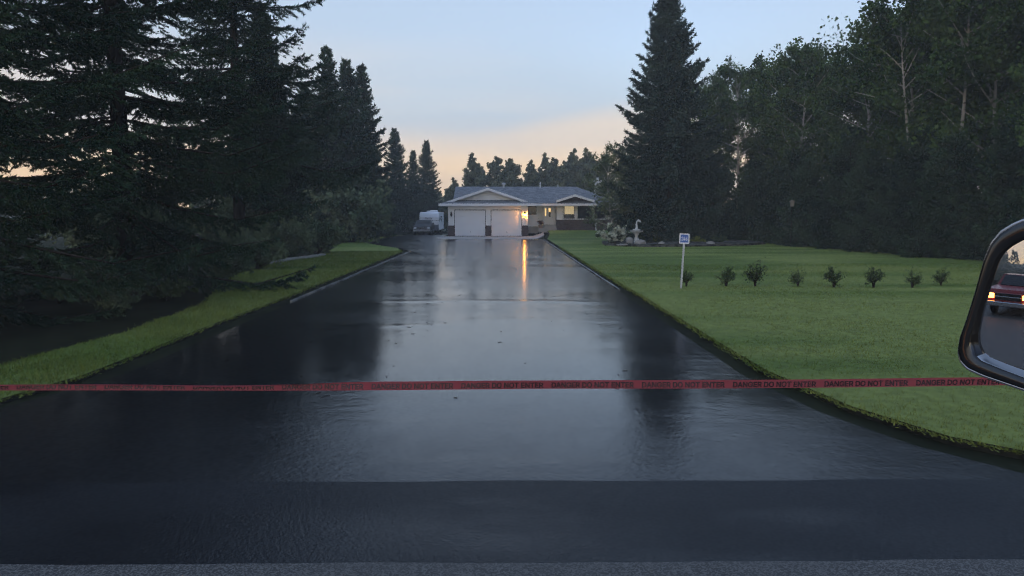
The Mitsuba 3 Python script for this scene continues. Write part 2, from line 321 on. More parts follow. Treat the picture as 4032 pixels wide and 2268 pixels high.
# thin raised asphalt lip on both sides; pale colour stands in for wet sky sheen
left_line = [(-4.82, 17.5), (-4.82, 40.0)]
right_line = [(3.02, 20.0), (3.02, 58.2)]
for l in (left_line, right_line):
    laid('sheen_lip', LineString(l).buffer(0.022, cap_style=2), 0.5, lambda x, y: height(x, y) + 0.004 + 0.012 * meshkit.noise(np.stack([np.asarray(y) * 1.3, 0 * np.asarray(y), 0 * np.asarray(y)], -1), 4), 'm_lip_sheen', 0.08)
bed_poly = Polygon([(6.2, 47.2), (8.4, 45.2), (11.5, 45.6), (14.5, 46.4), (16.5, 48.5), (16, 53), (12, 55), (7.6, 53), (6.4, 50)])
laid('planting_bed', bed_poly, 0.6, lambda x, y: height(x, y) + 0.075 + 0.12 * meshkit.noise(np.stack([np.asarray(x), np.asarray(y), 0 * np.asarray(x)], -1), 9), 'm_mulch', 0.2)


def blades(poly, n, seed, hmin, hmax, near_y, far_y):
    """Single blades of grass, thicker on the ground near the road."""
    r = np.random.default_rng(seed); x0, y0, x1, y1 = poly.bounds
    y = near_y + (far_y - near_y) * r.random(n * 3) ** 1.9; x = x0 + (x1 - x0) * r.random(n * 3)
    ok = shapely.contains_xy(poly, x, y) & (np.abs(x) < 1.0 + 0.75 * y); x, y = x[ok][:n], y[ok][:n]
    h = (hmin + (hmax - hmin) * r.random(len(x))) * (0.6 + 0.8 * meshkit.noise(np.stack([x * 0.8, y * 0.8, 0 * x], -1), 3)); w = 0.005 + 0.006 * r.random(len(x)) + 0.0006 * y
    a = r.random(len(x)) * 6.283; l = r.random(len(x)) * 6.283; z = rough(x, y) - 0.01
    b = np.column_stack([x, y, z]); s = np.column_stack([np.cos(a), np.sin(a), 0 * a]) * w[:, None] / 2
    tip = b + np.column_stack([np.cos(l) * h * 0.5, np.sin(l) * h * 0.5, h])
    v = np.stack([b - s, b + s, tip], 1).reshape(-1, 3)
    return trimesh.Trimesh(v, np.arange(len(v)).reshape(-1, 3), process=False)


def fringe(poly, n, seed, y1):
    """Longer grass hanging over the cut edge of the turf."""
    r = np.random.default_rng(seed); l = np.array(LineString(poly.exterior).segmentize(0.05).coords); l = l[(l[:, 1] < y1) & (np.abs(l[:, 0]) < 9)]
    k = r.choice(len(l), n, p=(lambda w: w / w.sum())(1 / (l[:, 1] + 3))); b = np.column_stack([l[k] + r.normal(size=(n, 2)) * 0.05, np.zeros(n)]); b[:, 2] = rough(b[:, 0], b[:, 1]) - 0.02
    out = np.sign(-b[:, 0])[:, None] * np.array([1.0, 0, 0]); h = 0.02 + 0.035 * r.random((n, 1)); w = 0.005 + 0.0007 * b[:, 1:2]
    a = r.random(n) * 6.283; s_ = np.column_stack([np.cos(a), np.sin(a), 0 * a]) * w; tip = b + out * h * r.uniform(-0.2, 1.1, (n, 1)) + np.column_stack([r.normal(size=n) * 0.02, r.normal(size=n) * 0.03, h[:, 0] * r.uniform(0.35, 1, n)])
    v = np.stack([b - s_, b + s_, tip], 1).reshape(-1, 3); return trimesh.Trimesh(v, np.arange(len(v)).reshape(-1, 3), process=False)


k = obj('grass', trimesh.util.concatenate([blades(lawn_right, 130000, 1, 0.012, 0.045, 5.6, 30), fringe(lawn_right, 9000, 5, 45)]), 'm_blade'); tag(k, 'short mown grass of the lawn right of the driveway', 'grass', kind='stuff')
k = obj('grass', trimesh.util.concatenate([blades(lawn_left, 50000, 2, 0.03, 0.09, 5.7, 40), fringe(lawn_left, 7000, 6, 42)]), 'm_blade'); tag(k, 'grass of the strip of lawn left of the driveway', 'grass', kind='stuff')

def litter(n, seed):
    """Bits of twig, bark and leaf blown onto the wet asphalt."""
    r = np.random.default_rng(seed); y = 8.2 + 26 * r.random(n) ** 1.2; x = np.where(r.random(n) < 0.55, r.uniform(-4.6, -1.0, n), r.uniform(-4.6, 2.9, n)); mb = MB()
    for i in range(n):
        z = float(undulate(x[i], y[i])) + 0.003; a = r.uniform(0, 6.28); l = r.uniform(0.008, 0.028) * (1 + 0.03 * y[i])
        d = np.array([math.cos(a), math.sin(a), 0.0]); o = np.array([x[i], y[i], z])
        if r.random() < 0.5: mb.tube(np.array([o - d * l, o + np.array([0.006, -0.004, 0.004]), o + d * l]), 0.0035, 4)
        else:
            s_ = np.array([-d[1], d[0], 0]) * l * 0.4; mb.quad(o - d * l * 0.7, o - s_ + [0, 0, 0.006], o + d * l * 0.7 + [0, 0, 0.003], o + s_ + [0, 0, 0.008])
    return mb
k = obj('debris', litter(260, 12), 'm_bark'); tag(k, 'bits of twig and leaf scattered on the wet driveway', 'debris', kind='stuff')

# ------------------------------------------------------------------ the house
H = thing('house', 'low white house with a grey roof and double garage at the end of the driveway', 'house')
GY = 65.0
mb = MB()                                                     # garage walls
for x0, x1 in ((-4.6, -4.04), (-1.507, -0.985), (1.53, 2.07)): mb.box(x0, x1, GY, GY + 0.2, 0.0, 2.18)
mb.box(-4.6, 2.07, GY, GY + 0.2, 2.18, 2.62)
mb.box(-4.6, -4.4, GY + 0.2, GY + 10.5, 0.0, 2.62).box(1.87, 2.07, GY + 0.2, GY + 2.4, 0.0, 2.62).box(-4.4, 1.87, GY + 10.3, GY + 10.5, 0, 2.62)
wall = obj('garage_wall', mb, 'm_siding', H)
for x0, x1 in ((-4.63, -4.04), (-1.507, -0.985), (1.53, 2.10)):
    w = obj('brick_base', MB().box(x0, x1, GY - 0.05, GY, 0.0, 0.86).box(x0 - 0.01, x1 + 0.01 if x1 > 1 else x1, GY - 0.075, GY, 0.86, 0.91), 'm_brick', H)
for x0, x1 in ((-4.04, -1.507), (-0.985, 1.53)):              # garage doors: frame, four panels, handle, bottom seal
    d = obj('garage_door', MB().box(x0, x1, GY + 0.13, GY + 0.17, 0.03, 2.18), 'm_door', H)
    for i in range(4):
        z0, z1 = 0.035 + i * 0.535, 0.035 + (i + 1) * 0.535 - 0.012
        obj('panel', MB().rbox(x0 + 0.012, x1 - 0.012, GY + 0.095, GY + 0.14, z0, z1, 0.008), 'm_door', d)
    obj('seal', MB().box(x0, x1, GY + 0.1, GY + 0.16, 0.012, 0.034), 'm_rubber', d)
    obj('handle', MB().box((x0 + x1) / 2 - 0.07, (x0 + x1) / 2 + 0.07, GY + 0.075, GY + 0.096, 0.34, 0.37), 'm_black', d)
    obj('door_frame', MB().box(x0 - 0.06, x0, GY - 0.02, GY + 0.012, 0.93, 2.24).box(x1, x1 + 0.06, GY - 0.02, GY + 0.012, 0.93, 2.24).box(x0, x1, GY - 0.02, GY + 0.012, 2.183, 2.25), 'm_trim_shade', H)  # dark trim; the top bar's tone also paints in the shadow over the door
# house walls, right of the garage
HY = 67.0
mb = MB().box(2.07, 3.0, HY, HY + 0.2, 0.80, 2.62)              # wall with the dark window
mb.box(3.0, 4.6, HY + 0.9, HY + 1.1, 0.92, 2.62).box(3.0, 3.15, HY + 0.2, HY + 0.9, 0.92, 2.62)
obj('front_wall', mb, 'm_siding', H)
obj('foundation', MB().box(2.07, 3.0, HY + 0.03, HY + 0.2, 0.2, 0.80).box(4.6, 9.6, HY + 0.03, HY + 0.2, 0.2, 0.55), 'm_concrete', H)
obj('side_wall', MB().box(9.4, 9.6, HY + 0.2, 75.5, 0.3, 2.62).box(2.07, 9.4, 75.3, 75.5, 0.3, 2.62).box(6.4, 9.6, HY + 0.005, HY + 0.2, 1.38, 2.62), 'm_siding', H)
w = obj('window', MB().box(2.16, 2.86, HY - 0.035, HY - 0.004, 1.80, 1.86).box(2.16, 2.86, HY - 0.035, HY - 0.004, 2.54, 2.6).box(2.16, 2.22, HY - 0.035, HY - 0.004, 1.86, 2.54).box(2.80, 2.86, HY - 0.035, HY - 0.004, 1.86, 2.54), 'm_truck_grey', H)
obj('pane', MB().box(2.22, 2.80, HY - 0.025, HY - 0.004, 1.86, 2.54), 'm_glass_dark', w)
col = obj('pillar', MB().rbox(4.6, 5.12, HY - 0.32, HY + 0.15, 1.36, 2.62, 0.01), 'm_siding', H)
obj('brick_wainscot', MB().box(4.6, 9.62, HY - 0.36, HY + 0.03, 0.4, 1.32).box(4.58, 9.64, HY - 0.39, HY + 0.03, 1.32, 1.37), 'm_brick', H)
# bay windows
def window(x0, x1, y, z0, z1, glass, t=0.06):
    f = obj('window', MB().box(x0, x1, y - 0.04, y + 0.03, z0, z0 + t).box(x0, x1, y - 0.04, y + 0.03, z1 - t, z1).box(x0, x0 + t, y - 0.04, y + 0.03, z0 + t, z1 - t).box(x1 - t, x1, y - 0.04, y + 0.03, z0 + t, z1 - t), 'm_white', H)
    obj('pane', MB().quad((x0 + t, y, z0 + t), (x1 - t, y, z0 + t), (x1 - t, y, z1 - t), (x0 + t, y, z1 - t)), glass, f)
    return f
bsdf('m_pane', {'type': 'thindielectric'}, two=False)
w = window(5.14, 6.2, HY - 0.2, 1.40, 2.60, 'm_pane')
k = obj('curtain', MB().add(*(lambda x: (np.vstack([np.column_stack([x, HY + 0.02 + 0.03 * np.sin(x * 42), 0 * x + 1.85]), np.column_stack([x, HY + 0.02 + 0.03 * np.sin(x * 42), 0 * x + 2.53])]),
        np.array([[i, i + 1, len(x) + i + 1, len(x) + i] for i in range(len(x) - 1)])))(np.linspace(5.3, 6.1, 60))), 'm_curtain', w, emitter={'type': 'area', 'radiance': rgb(0.030, 0.024, 0.0135)})
obj('interior_wall', MB().box(5.14, 6.2, HY + 0.1, HY + 0.15, 1.4, 2.6), 'm_truck_grey', w)
obj('corner_post', MB().box(6.21, 6.34, HY - 0.26, HY - 0.1, 1.37, 2.62), 'm_white', H)
window(6.36, 7.75, HY - 0.12, 1.40, 2.60, 'm_glass_dark')
window(7.80, 8.9, HY - 0.12, 1.40, 2.60, 'm_glass_dark')
# front door with lit panes, steps and porch
DY = HY + 0.9
d = obj('front_door', MB().box(3.52, 4.42, DY - 0.06, DY - 0.002, 0.97, 2.50), 'm_door', H)
obj('door_frame', MB().box(3.44, 3.52, DY - 0.09, DY - 0.002, 0.95, 2.58).box(4.42, 4.5, DY - 0.09, DY - 0.002, 0.95, 2.58).box(3.52, 4.42, DY - 0.09, DY - 0.002, 2.503, 2.58), 'm_white', d)
for x0, x1, z0, z1, e in ((3.64, 3.76, 1.70, 2.36, (0.07, 0.047, 0.020)), (3.97, 4.14, 2.06, 2.36, (0.10, 0.060, 0.024))):
    obj('lit_pane', MB().box(x0, x1, DY - 0.075, DY - 0.062, z0, z1), 'm_curtain', d, emitter={'type': 'area', 'radiance': rgb(*e)})
obj('door_window', MB().box(3.98, 4.13, DY - 0.074, DY - 0.061, 1.62, 2.055), 'm_glass_dark', d)
obj('handle', MB().tube([(4.33, DY - 0.10, 1.5), (4.33, DY - 0.10, 1.66)], 0.014, 8), 'm_chrome', d)
s = obj('porch_slab', MB().box(3.0, 4.6, HY - 0.1, HY + 0.9, 0.3, 0.93), 'm_concrete', H)
obj('step', MB().rbox(3.55, 4.58, HY - 0.42, HY - 0.1, 0.3, 0.80, 0.012), 'm_concrete', s)
obj('step', MB().rbox(3.0, 4.58, HY - 0.76, HY - 0.425, 0.3, 0.66, 0.012), 'm_concrete', s)
# roofs
ER = 2.72
def frustum(x0, x1, y0, y1, z0, run, slope, t=0.03):
    a = [(x0, y0, z0), (x1, y0, z0), (x1, y1, z0), (x0, y1, z0)]; z1 = z0 + run * slope
    b = [(x0 + run, y0 + run, z1), (x1 - run, y0 + run, z1), (x1 - run, y1 - run, z1), (x0 + run, y1 - run, z1)]
    mb = MB()
    for i in range(4): j = (i + 1) % 4; mb.quad(a[i], a[j], b[j], b[i])
    mb.quad(*b)
    return mb
roof_mb = frustum(-5.32, 2.75, GY - 0.62, 76.2, ER, 0.85, 0.34)
def gable(mb, xl, xr, ridge, z_eave_l, z_eave_r, z_ridge, y0, y1, t=0.05):
    for x, z in ((xl, z_eave_l), (xr, z_eave_r)):
        p = [(x, y0, z), (ridge, y0, z_ridge), (ridge, y1, z_ridge), (x, y1, z)]
        mb.quad(*p); mb.quad(*[(a, b, c - t) for a, b, c in p])
# main roof: ridge along x from a gable end on the left to a hip on the right
yE, yR, zE, zR = 65.85, 70.6, 2.74, 4.32
mr = MB()
mr.quad((-4.3, yE + 0.25, zE + 0.085), (10.3, yE, zE), (6.6, yR, zR), (-4.3, yR, zR))
mr.quad((-4.3, 2 * yR - yE, zE), (10.3, 2 * yR - yE, zE), (6.6, yR, zR), (-4.3, yR, zR))
mr.add([(10.3, yE, zE), (10.3, 2 * yR - yE, zE), (6.6, yR, zR)], [[0, 1, 2]])
mr.add([(-4.3, yE + 0.3, zE + 0.1), (-4.3, 2 * yR - yE, zE), (-4.3, yR, zR)], [[0, 1, 2]])
gable(mr, -4.75, 2.02, -1.28, 2.88, 2.92, 4.02, GY - 0.1, 69.9)
gable(mr, 4.5, 7.75, 6.11, 3.02, 3.02, 3.52, HY - 1.05, 68.6)
roof = obj('roof', roof_mb, 'm_shingle', H); roof2 = obj('roof', mr, 'm_shingle', H)
for (xl, xr, xm, zl, zr2, zm, y0) in ((-4.75, 2.02, -1.28, 2.88, 2.92, 4.02, GY - 0.1), (4.5, 7.75, 6.11, 3.02, 3.02, 3.52, HY - 1.05)):
    for x, z in ((xl, zl), (xr, zr2)):
        o = 0.012
        obj('barge_board', MB().prism_y([(x, z - 0.19 + 0.0), (x, z + o), (xm, zm + o), (xm, zm - 0.19)], y0 - 0.04, y0 - 0.004), 'm_white', H)
obj('gable_wall', MB().prism_y([(-3.9, 3.03), (1.25, 3.03), (-1.28, 3.83)], GY + 0.42, GY + 0.5), 'm_siding', H)
obj('gable_wall', MB().prism_y([(4.8, 3.0), (7.4, 3.0), (6.11, 3.40)], HY - 0.55, HY - 0.5), 'm_brick', H)
fm = MB().box(-5.34, 2.77, GY - 0.66, GY - 0.62, 2.53, ER + 0.015).box(-5.36, -5.32, GY - 0.62, 76.2, 2.53, ER + 0.015)
obj('gutter', fm, 'm_white', H)
obj('gutter', MB().box(2.78, 10.35, yE - 0.04, yE, 2.56, zE + 0.01), 'm_white', H)
obj('soffit', MB().box(-5.3, 2.74, GY - 0.61, GY - 0.002, 2.56, 2.60).box(-5.3, -4.61, GY, 76, 2.56, 2.60).box(2.76, 10.3, yE, HY + 0.9, 2.585, 2.615), 'm_white', H)
k = obj('roof_vent', MB().lathe([(0, 0), (0.09, 0), (0.09, 0.28), (0.17, 0.29), (0.17, 0.40), (0.10, 0.46), (0, 0.47)], (0.05, 70.3, 4.2), 16), 'm_galv', roof2)
obj('vent_pipe', MB().tube([(3.35, 70.4, 4.2), (3.35, 70.4, 4.72)], 0.045, 10), 'm_white', roof2)
obj('vent_pipe', MB().tube([(4.95, 70.5, 4.25), (4.95, 70.5, 4.50)], 0.05, 10), 'm_galv', roof2)
obj('chimney', MB().rbox(8.2, 8.75, 69.6, 70.2, 3.4, 4.75, 0.02).box(8.14, 8.81, 69.54, 70.26, 4.75, 4.82).tube([(8.47, 69.9, 4.8), (8.47, 69.9, 5.1)], 0.12, 12), 'm_white', roof2)


def lantern(x, lit):
    y, z = GY - 0.02, 1.80
    k = obj('wall_lantern', MB().rbox(x - 0.06, x + 0.06, y, y + 0.02, z - 0.12, z + 0.22, 0.008).tube([(x, y, z + 0.18), (x, y - 0.13, z + 0.24), (x, y - 0.13, z + 0.17)], 0.012, 6)
            .lathe([(0.0, 0.20), (0.03, 0.19), (0.095, 0.125), (0.085, 0.115), (0, 0.115)], (x, y - 0.13, z), 12).lathe([(0.0, -0.16), (0.03, -0.15), (0.065, -0.115), (0.065, -0.105), (0, -0.105)], (x, y - 0.13, z), 12), 'm_black', H)
    c = MB()
    for a in range(6):
        q = a * math.pi / 3; c.tube([(x + 0.065 * math.cos(q), y - 0.13 + 0.065 * math.sin(q), z - 0.11), (x + 0.088 * math.cos(q), y - 0.13 + 0.088 * math.sin(q), z + 0.12)], 0.006, 4)
    obj('cage', c, 'm_black', k)
    if lit:
        obj('bulb', trimesh.creation.icosphere(2, 0.045).apply_translation([x, y - 0.13, z + 0.01]), 'm_curtain', k, emitter={'type': 'area', 'radiance': rgb(60, 23, 2.8)})
    else:
        obj('lamp_glass', MB().lathe([(0.06, -0.1), (0.082, 0.11)], (x, y - 0.13, z), 12), 'm_glass_dark', k)
    labels[k] = {'label': 'lit lantern glowing orange right of the garage doors' if lit else 'unlit black lantern left of the garage doors'}
lantern(-4.33, False)
lantern(1.80, True)

# flower pot on the porch step
P = thing('flower_pot', 'clay pot of dark red flowers beside the front steps', 'flower pot')
obj('pot', MB().lathe([(0, 0), (0.10, 0), (0.15, 0.25), (0.165, 0.25), (0.165, 0.29), (0.14, 0.29), (0.13, 0.24), (0, 0.24)], (3.22, HY - 0.52, 0.66), 16), 'm_terracotta', P)

# ------------------------------------------------------------------ trees and plants
def norm(a): return a / (np.linalg.norm(a, axis=-1, keepdims=True) + 1e-9)


def slivers(base, axis, length, count, ln, wd, rng, spread=0.8, lo=0.03):
    """Slender triangles set round many short twigs: needle sprays."""
    k = np.repeat(np.arange(len(base)), count)
    u = lo + (1 - lo) * rng.random(len(k))
    c = base[k] + axis[k] * (length[k] * u)[:, None]
    pv = norm(np.cross(axis[k], rng.normal(size=(len(k), 3))))
    d = norm(axis[k] * (0.75 + 0.3 * rng.random((len(k), 1))) + pv * spread)
    l = ln * (0.6 + 0.7 * rng.random(len(k))) * (1.05 - 0.35 * u)
    w = norm(np.cross(d, rng.normal(size=(len(k), 3)))) * (wd * (0.6 + 0.7 * rng.random((len(k), 1)))) / 2
    v = np.stack([c - w, c + w, c + d * l[:, None]], 1).reshape(-1, 3)
    return v


def tri_mesh(v): return trimesh.Trimesh(v, np.arange(len(v)).reshape(-1, 3), process=False)


def spruce(seed, h, r, base, dens, ln, wd, gap=0.40, sp=0.12, nb=6, droop=0.25, power=0.85, ragged=0.25, spread=0.8, lift=0.9, hang=0.75, heart=26):
    """(trunk with limbs, crown) of a spruce of height h and lowest-branch length r."""
    rng = np.random.default_rng(seed); tr = MB()
    zz = np.linspace(0, h, 14); bend = 0.012 * h * np.stack([np.sin(zz / h * 3 + seed), np.cos(zz / h * 2.3 + seed)], 1) * (zz / h)[:, None]
    bend -= bend[0]
    r0 = 0.011 * h + 0.04
    tr.tube(np.column_stack([bend, zz]), r0 * (1 - zz / h) ** 0.9 + 0.008, 9)
    tv = []
    z = base
    while z < h - 0.15:
        t = (z - base) / (h - base)
        n = max(3, int(round(nb * (1 - 0.35 * t) + rng.uniform(-1, 1))))
        a0 = rng.uniform(0, 6.28)
        for i in range(n):
            az = a0 + i * 6.283 / n + rng.uniform(-0.35, 0.35)
            L = r * ((1 - t) ** power) * rng.uniform(1 - ragged - 0.1, 1 + ragged) + 0.10
            if t < 0.12: L *= 0.75 + 2.0 * t
            e = -0.30 + lift * t ** 1.1 + rng.uniform(-0.12, 0.12)
            zb = z + rng.uniform(-0.15, 0.15)
            s = np.linspace(0, 1, 7)
            rad = L * s * math.cos(e)
            up = L * s * math.sin(e) - droop * L * (s ** 1.6) * (1 - t) + (0.36 * (1 - t) + 0.05) * L * s ** 3
            out = np.array([math.cos(az), math.sin(az), 0]); side = np.array([-math.sin(az), math.cos(az), 0])
            wob = 0.05 * L * np.sin(s * 4 + rng.uniform(0, 6)) * s
            o = np.array([np.interp(zb, zz, bend[:, 0]), np.interp(zb, zz, bend[:, 1]), zb])
            p = o + out * rad[:, None] + side * wob[:, None] + np.array([0, 0, 1]) * up[:, None]
            tr.tube(p[::2], (0.006 + 0.008 * L) * (1 - 0.8 * s[::2]), 4, cap=False)
            m = max(4, int(L / sp))
            q = (0.10 + 0.90 * (np.arange(m) + rng.random(m)) / m)
            pos = np.stack([np.interp(q, s, p[:, j]) for j in range(3)], 1)
            fw = norm(np.stack([np.interp(np.minimum(q + 0.05, 1), s, p[:, j]) - np.interp(q - 0.05, s, p[:, j]) for j in range(3)], 1))
            tl = (0.10 + 0.34 * L * (1 - q) ** 0.75 * np.minimum(1, q * 3 + 0.3)) * rng.uniform(0.7, 1.15, m)
            tl = np.minimum(tl, 0.75)
            for sg in (-1, 1):
                d = norm(fw * 0.75 + sg * side * rng.uniform(0.55, 1.0, (m, 1)) + np.array([0, 0, 1]) * rng.uniform(-hang, 0.10, (m, 1)))
                tv.append((pos, d, tl))
            tv.append((pos, fw, np.full(m, sp * 1.3)))
        # short shoots between the whorls keep the heart of the crown dark
        z += gap * (1 - 0.45 * t) * rng.uniform(0.8, 1.2)
    k = int(heart * h); zh = base + (h - base - 0.6) * rng.random(k) ** 1.15; ah = rng.uniform(0, 6.283, k); th = (zh - base) / (h - base)
    tv.append((np.stack([np.interp(zh, zz, bend[:, 0]), np.interp(zh, zz, bend[:, 1]), zh], 1), norm(np.stack([np.cos(ah), np.sin(ah), rng.uniform(-0.5, 0.3, k)], 1)), (0.12 + 0.34 * r * (1 - th)) * rng.uniform(0.4, 1.0, k)))
    b = np.vstack([x[0] for x in tv]); d = np.vstack([x[1] for x in tv]); l = np.concatenate([x[2] for x in tv])
    # leader at the top
    b = np.vstack([b, [[bend[-1, 0], bend[-1, 1], h - 0.45]]]); d = np.vstack([d, [[0, 0, 1.0]]]); l = np.append(l, 0.5)
    cnt = np.maximum(2, (l * dens * rng.uniform(0.7, 1.3, len(l))).astype(int))
    return tr.mesh(), tri_mesh(slivers(b, d, l, cnt, ln, wd, rng, spread))


def leaf_quads(c, size, rng, flat=0.0):
    n = norm(rng.normal(size=(len(c), 3)) + np.array([0, 0, flat]))
    a = norm(np.cross(n, rng.normal(size=(len(c), 3)))); b = np.cross(n, a)
    s = (size * rng.uniform(0.6, 1.25, len(c)))[:, None]
    v = np.stack([c - a * s * 0.55, c + b * s * 0.40, c + a * s * 0.62, c - b * s * 0.40], 1).reshape(-1, 3)
    i = np.arange(len(c))[:, None] * 4
    return trimesh.Trimesh(v, np.vstack([i + [0, 1, 2], i + [0, 2, 3]]), process=False)


def broadleaf(seed, h, r, clear, limbs, leaves, size, lean=0.03, tr_r=None, narrow=1.0, taper=0.0):
    """(trunk with limbs, crown) of an aspen or another leafy tree."""
    rng = np.random.default_rng(seed); tr = MB(); tips, tw = [], []
    s = np.linspace(0, 1, 12); ph = rng.uniform(0, 6, 4)
    ax = np.stack([lean * h * (np.sin(s * 3.1 + ph[0]) - math.sin(ph[0])), lean * h * (np.sin(s * 2.6 + ph[1]) - math.sin(ph[1])), h * 0.96 * s], 1)
    R = tr_r or 0.0085 * h + 0.02
    tr.tube(ax, R * (1 - 0.85 * s), 8)
    for i in range(limbs):
        t = clear + (0.97 - clear) * ((i + rng.random()) / limbs)
        o = np.array([np.interp(t, s, ax[:, j]) for j in range(3)])
        rel = (t - clear) / (1 - clear)
        L = r * (0.45 + 1.0 * math.sin(math.pi * min(1, 0.18 + 0.74 * rel)) * 0.75) * rng.uniform(0.65, 1.2) * narrow * (1 - taper * rel)
        az = i * 2.4 + rng.uniform(-0.5, 0.5); e = rng.uniform(0.25, 0.75) + 0.35 * rel
        q = np.linspace(0, 1, 6)
        dirv = np.array([math.cos(az) * math.cos(e), math.sin(az) * math.cos(e), math.sin(e)])
        bow = norm(rng.normal(size=3)) * 0.16 * L
        p = o + dirv * (L * q)[:, None] + bow * (np.sin(q * math.pi * 0.8))[:, None]
        rr = R * (1 - 0.8 * t) * 0.5
        tr.tube(p, rr * (1 - 0.8 * q) + 0.006, 5, cap=False)
        for j in range(int(rng.integers(4, 8))):
            u = rng.uniform(0.3, 1.0); b0 = np.array([np.interp(u, q, p[:, k]) for k in range(3)])
            d2 = norm(dirv * 0.6 + rng.normal(size=3) * 0.75 + np.array([0, 0, 0.25])); l2 = L * rng.uniform(0.22, 0.5)
            tips.append((b0, d2, l2))
    b = np.array([x[0] for x in tips]); d = np.array([x[1] for x in tips]); l = np.array([x[2] for x in tips])
    wgt = l ** 1.3 * rng.uniform(0.15, 1.6, len(l)); k = rng.choice(len(b), leaves, p=wgt / wgt.sum())
    c = b[k] + d[k] * (l[k] * rng.uniform(0.15, 1.12, leaves))[:, None] + rng.normal(size=(leaves, 3)) * (0.05 + 0.16 * l[k])[:, None]
    return tr.mesh(), leaf_quads(c, size, rng, 0.3)


def shrub(seed, h, r, stems, leaves, size, up=0.6):
    """(stems, foliage) of a many-stemmed shrub."""
    rng = np.random.default_rng(seed); tr = MB(); b, d, l = [], [], []
    for i in range(stems):
        az = rng.uniform(0, 6.283); out = r * math.sqrt(rng.random()); H = h * rng.uniform(0.55, 1.0) * math.sqrt(max(0.1, 1 - (out / r) ** 2 * 0.75))
        q = np.linspace(0, 1, 5); p = np.stack([math.cos(az) * out * q ** 1.3, math.sin(az) * out * q ** 1.3, H * q ** up], 1) + rng.normal(size=3) * 0.03 * r
        p[0, 2] = -0.03
        tr.tube(p, 0.012 * h * (1 - 0.8 * q) + 0.003, 4, cap=False)
        for j in range(6):
            u = rng.uniform(0.25, 1); b.append([np.interp(u, q, p[:, k]) for k in range(3)]); d.append(norm(rng.normal(size=3) + np.array([math.cos(az), math.sin(az), 0.9]))); l.append(0.28 * h * rng.uniform(0.5, 1.2))
    b, d, l = np.array(b), np.array(d), np.array(l); k = rng.integers(0, len(b), leaves)
    c = b[k] + d[k] * (l[k] * rng.random(leaves))[:, None] + rng.normal(size=(leaves, 3)) * 0.035 * h
    c[:, 2] = np.maximum(c[:, 2], 0.02)
    return tr.mesh(), leaf_quads(c, size, rng, 0.4)


def kind(key, trunk, crown, bark, leaf, names=('trunk', 'crown')):
    scene[key] = {'type': 'shapegroup', names[0]: mikit.ply(trunk, bark, smooth=50), names[1]: mikit.ply(crown, leaf)}


def plant(name, group_key, x, y, rot, size, label, category, group=None, tilt=0.0, zs=1.0, dz=-0.08, roll=0.0):
    key = numbered(name)
    scene[key] = {'type': 'instance', 'shapegroup': {'type': 'ref', 'id': group_key},
                  'to_world': T().translate([x, y, float(height(x, y)) + dz]).rotate([0, 1, 0], roll).rotate([1, 0, 0], tilt).rotate([0, 0, 1], rot).scale([size, size, size * zs])}
    return tag(key, label, category, group)


# kinds
kind('kind_spruce_near', *spruce(3, 17.0, 4.3, 1.0, 60, 0.120, 0.042, 0.50, 0.13, 6, ragged=0.42, heart=14), 'm_bark', 'm_needles')
kind('kind_spruce_tall', *spruce(8, 17.0, 4.5, 3.2, 42, 0.145, 0.056, 0.46, 0.14, 6, ragged=0.40), 'm_bark', 'm_needles')
kind('kind_spruce_front', *spruce(21, 16.8, 4.6, 0.4, 26, 0.27, 0.105, 0.42, 0.15, 8, droop=0.16, power=0.72, ragged=0.20, lift=1.05), 'm_bark', 'm_needles_blue')
kind('kind_spruce_slim', *spruce(33, 13.5, 3.1, 0.3, 22, 0.30, 0.125, 0.40, 0.17, 7, ragged=0.28), 'm_bark', 'm_needles')
kind('kind_spruce_slim_b', *spruce(37, 13.5, 2.9, 0.3, 22, 0.30, 0.125, 0.42, 0.17, 7, ragged=0.34), 'm_bark', 'm_needles')
kind('kind_spruce_young', *spruce(41, 5.6, 2.3, 0.12, 26, 0.25, 0.105, 0.32, 0.13, 8, droop=0.12, power=0.75, ragged=0.22), 'm_bark', 'm_needles')
kind('kind_aspen', *broadleaf(51, 14.0, 3.0, 0.30, 26, 15000, 0.20), 'm_aspen_bark', 'm_leaves')
kind('kind_aspen_b', *broadleaf(57, 14.5, 2.7, 0.42, 22, 12000, 0.20, lean=0.05), 'm_aspen_bark', 'm_leaves')
kind('kind_aspen_bare', *broadleaf(59, 14.5, 3.2, 0.60, 18, 11000, 0.20, lean=0.03, tr_r=0.15), 'm_aspen_bark', 'm_leaves')
kind('kind_aspen_c', *broadleaf(63, 12.5, 3.2, 0.16, 28, 17000, 0.20, lean=0.02), 'm_aspen_bark', 'm_leaves')
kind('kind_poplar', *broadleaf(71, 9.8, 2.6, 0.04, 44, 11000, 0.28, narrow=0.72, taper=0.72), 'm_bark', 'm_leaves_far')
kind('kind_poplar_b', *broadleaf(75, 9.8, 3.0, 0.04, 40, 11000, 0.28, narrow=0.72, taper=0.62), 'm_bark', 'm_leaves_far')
kind('kind_birch', *broadleaf(83, 6.4, 2.0, 0.16, 18, 5000, 0.15, lean=0.05, tr_r=0.07), 'm_aspen_bark', 'm_leaves_bush')
kind('kind_bush', *shrub(91, 2.2, 1.7, 34, 9000, 0.12), 'm_bark', 'm_leaves_bush', ('stems', 'foliage'))
kind('kind_bush_b', *shrub(93, 1.9, 1.5, 30, 9000, 0.10), 'm_bark', 'm_leaves_bush', ('stems', 'foliage'))
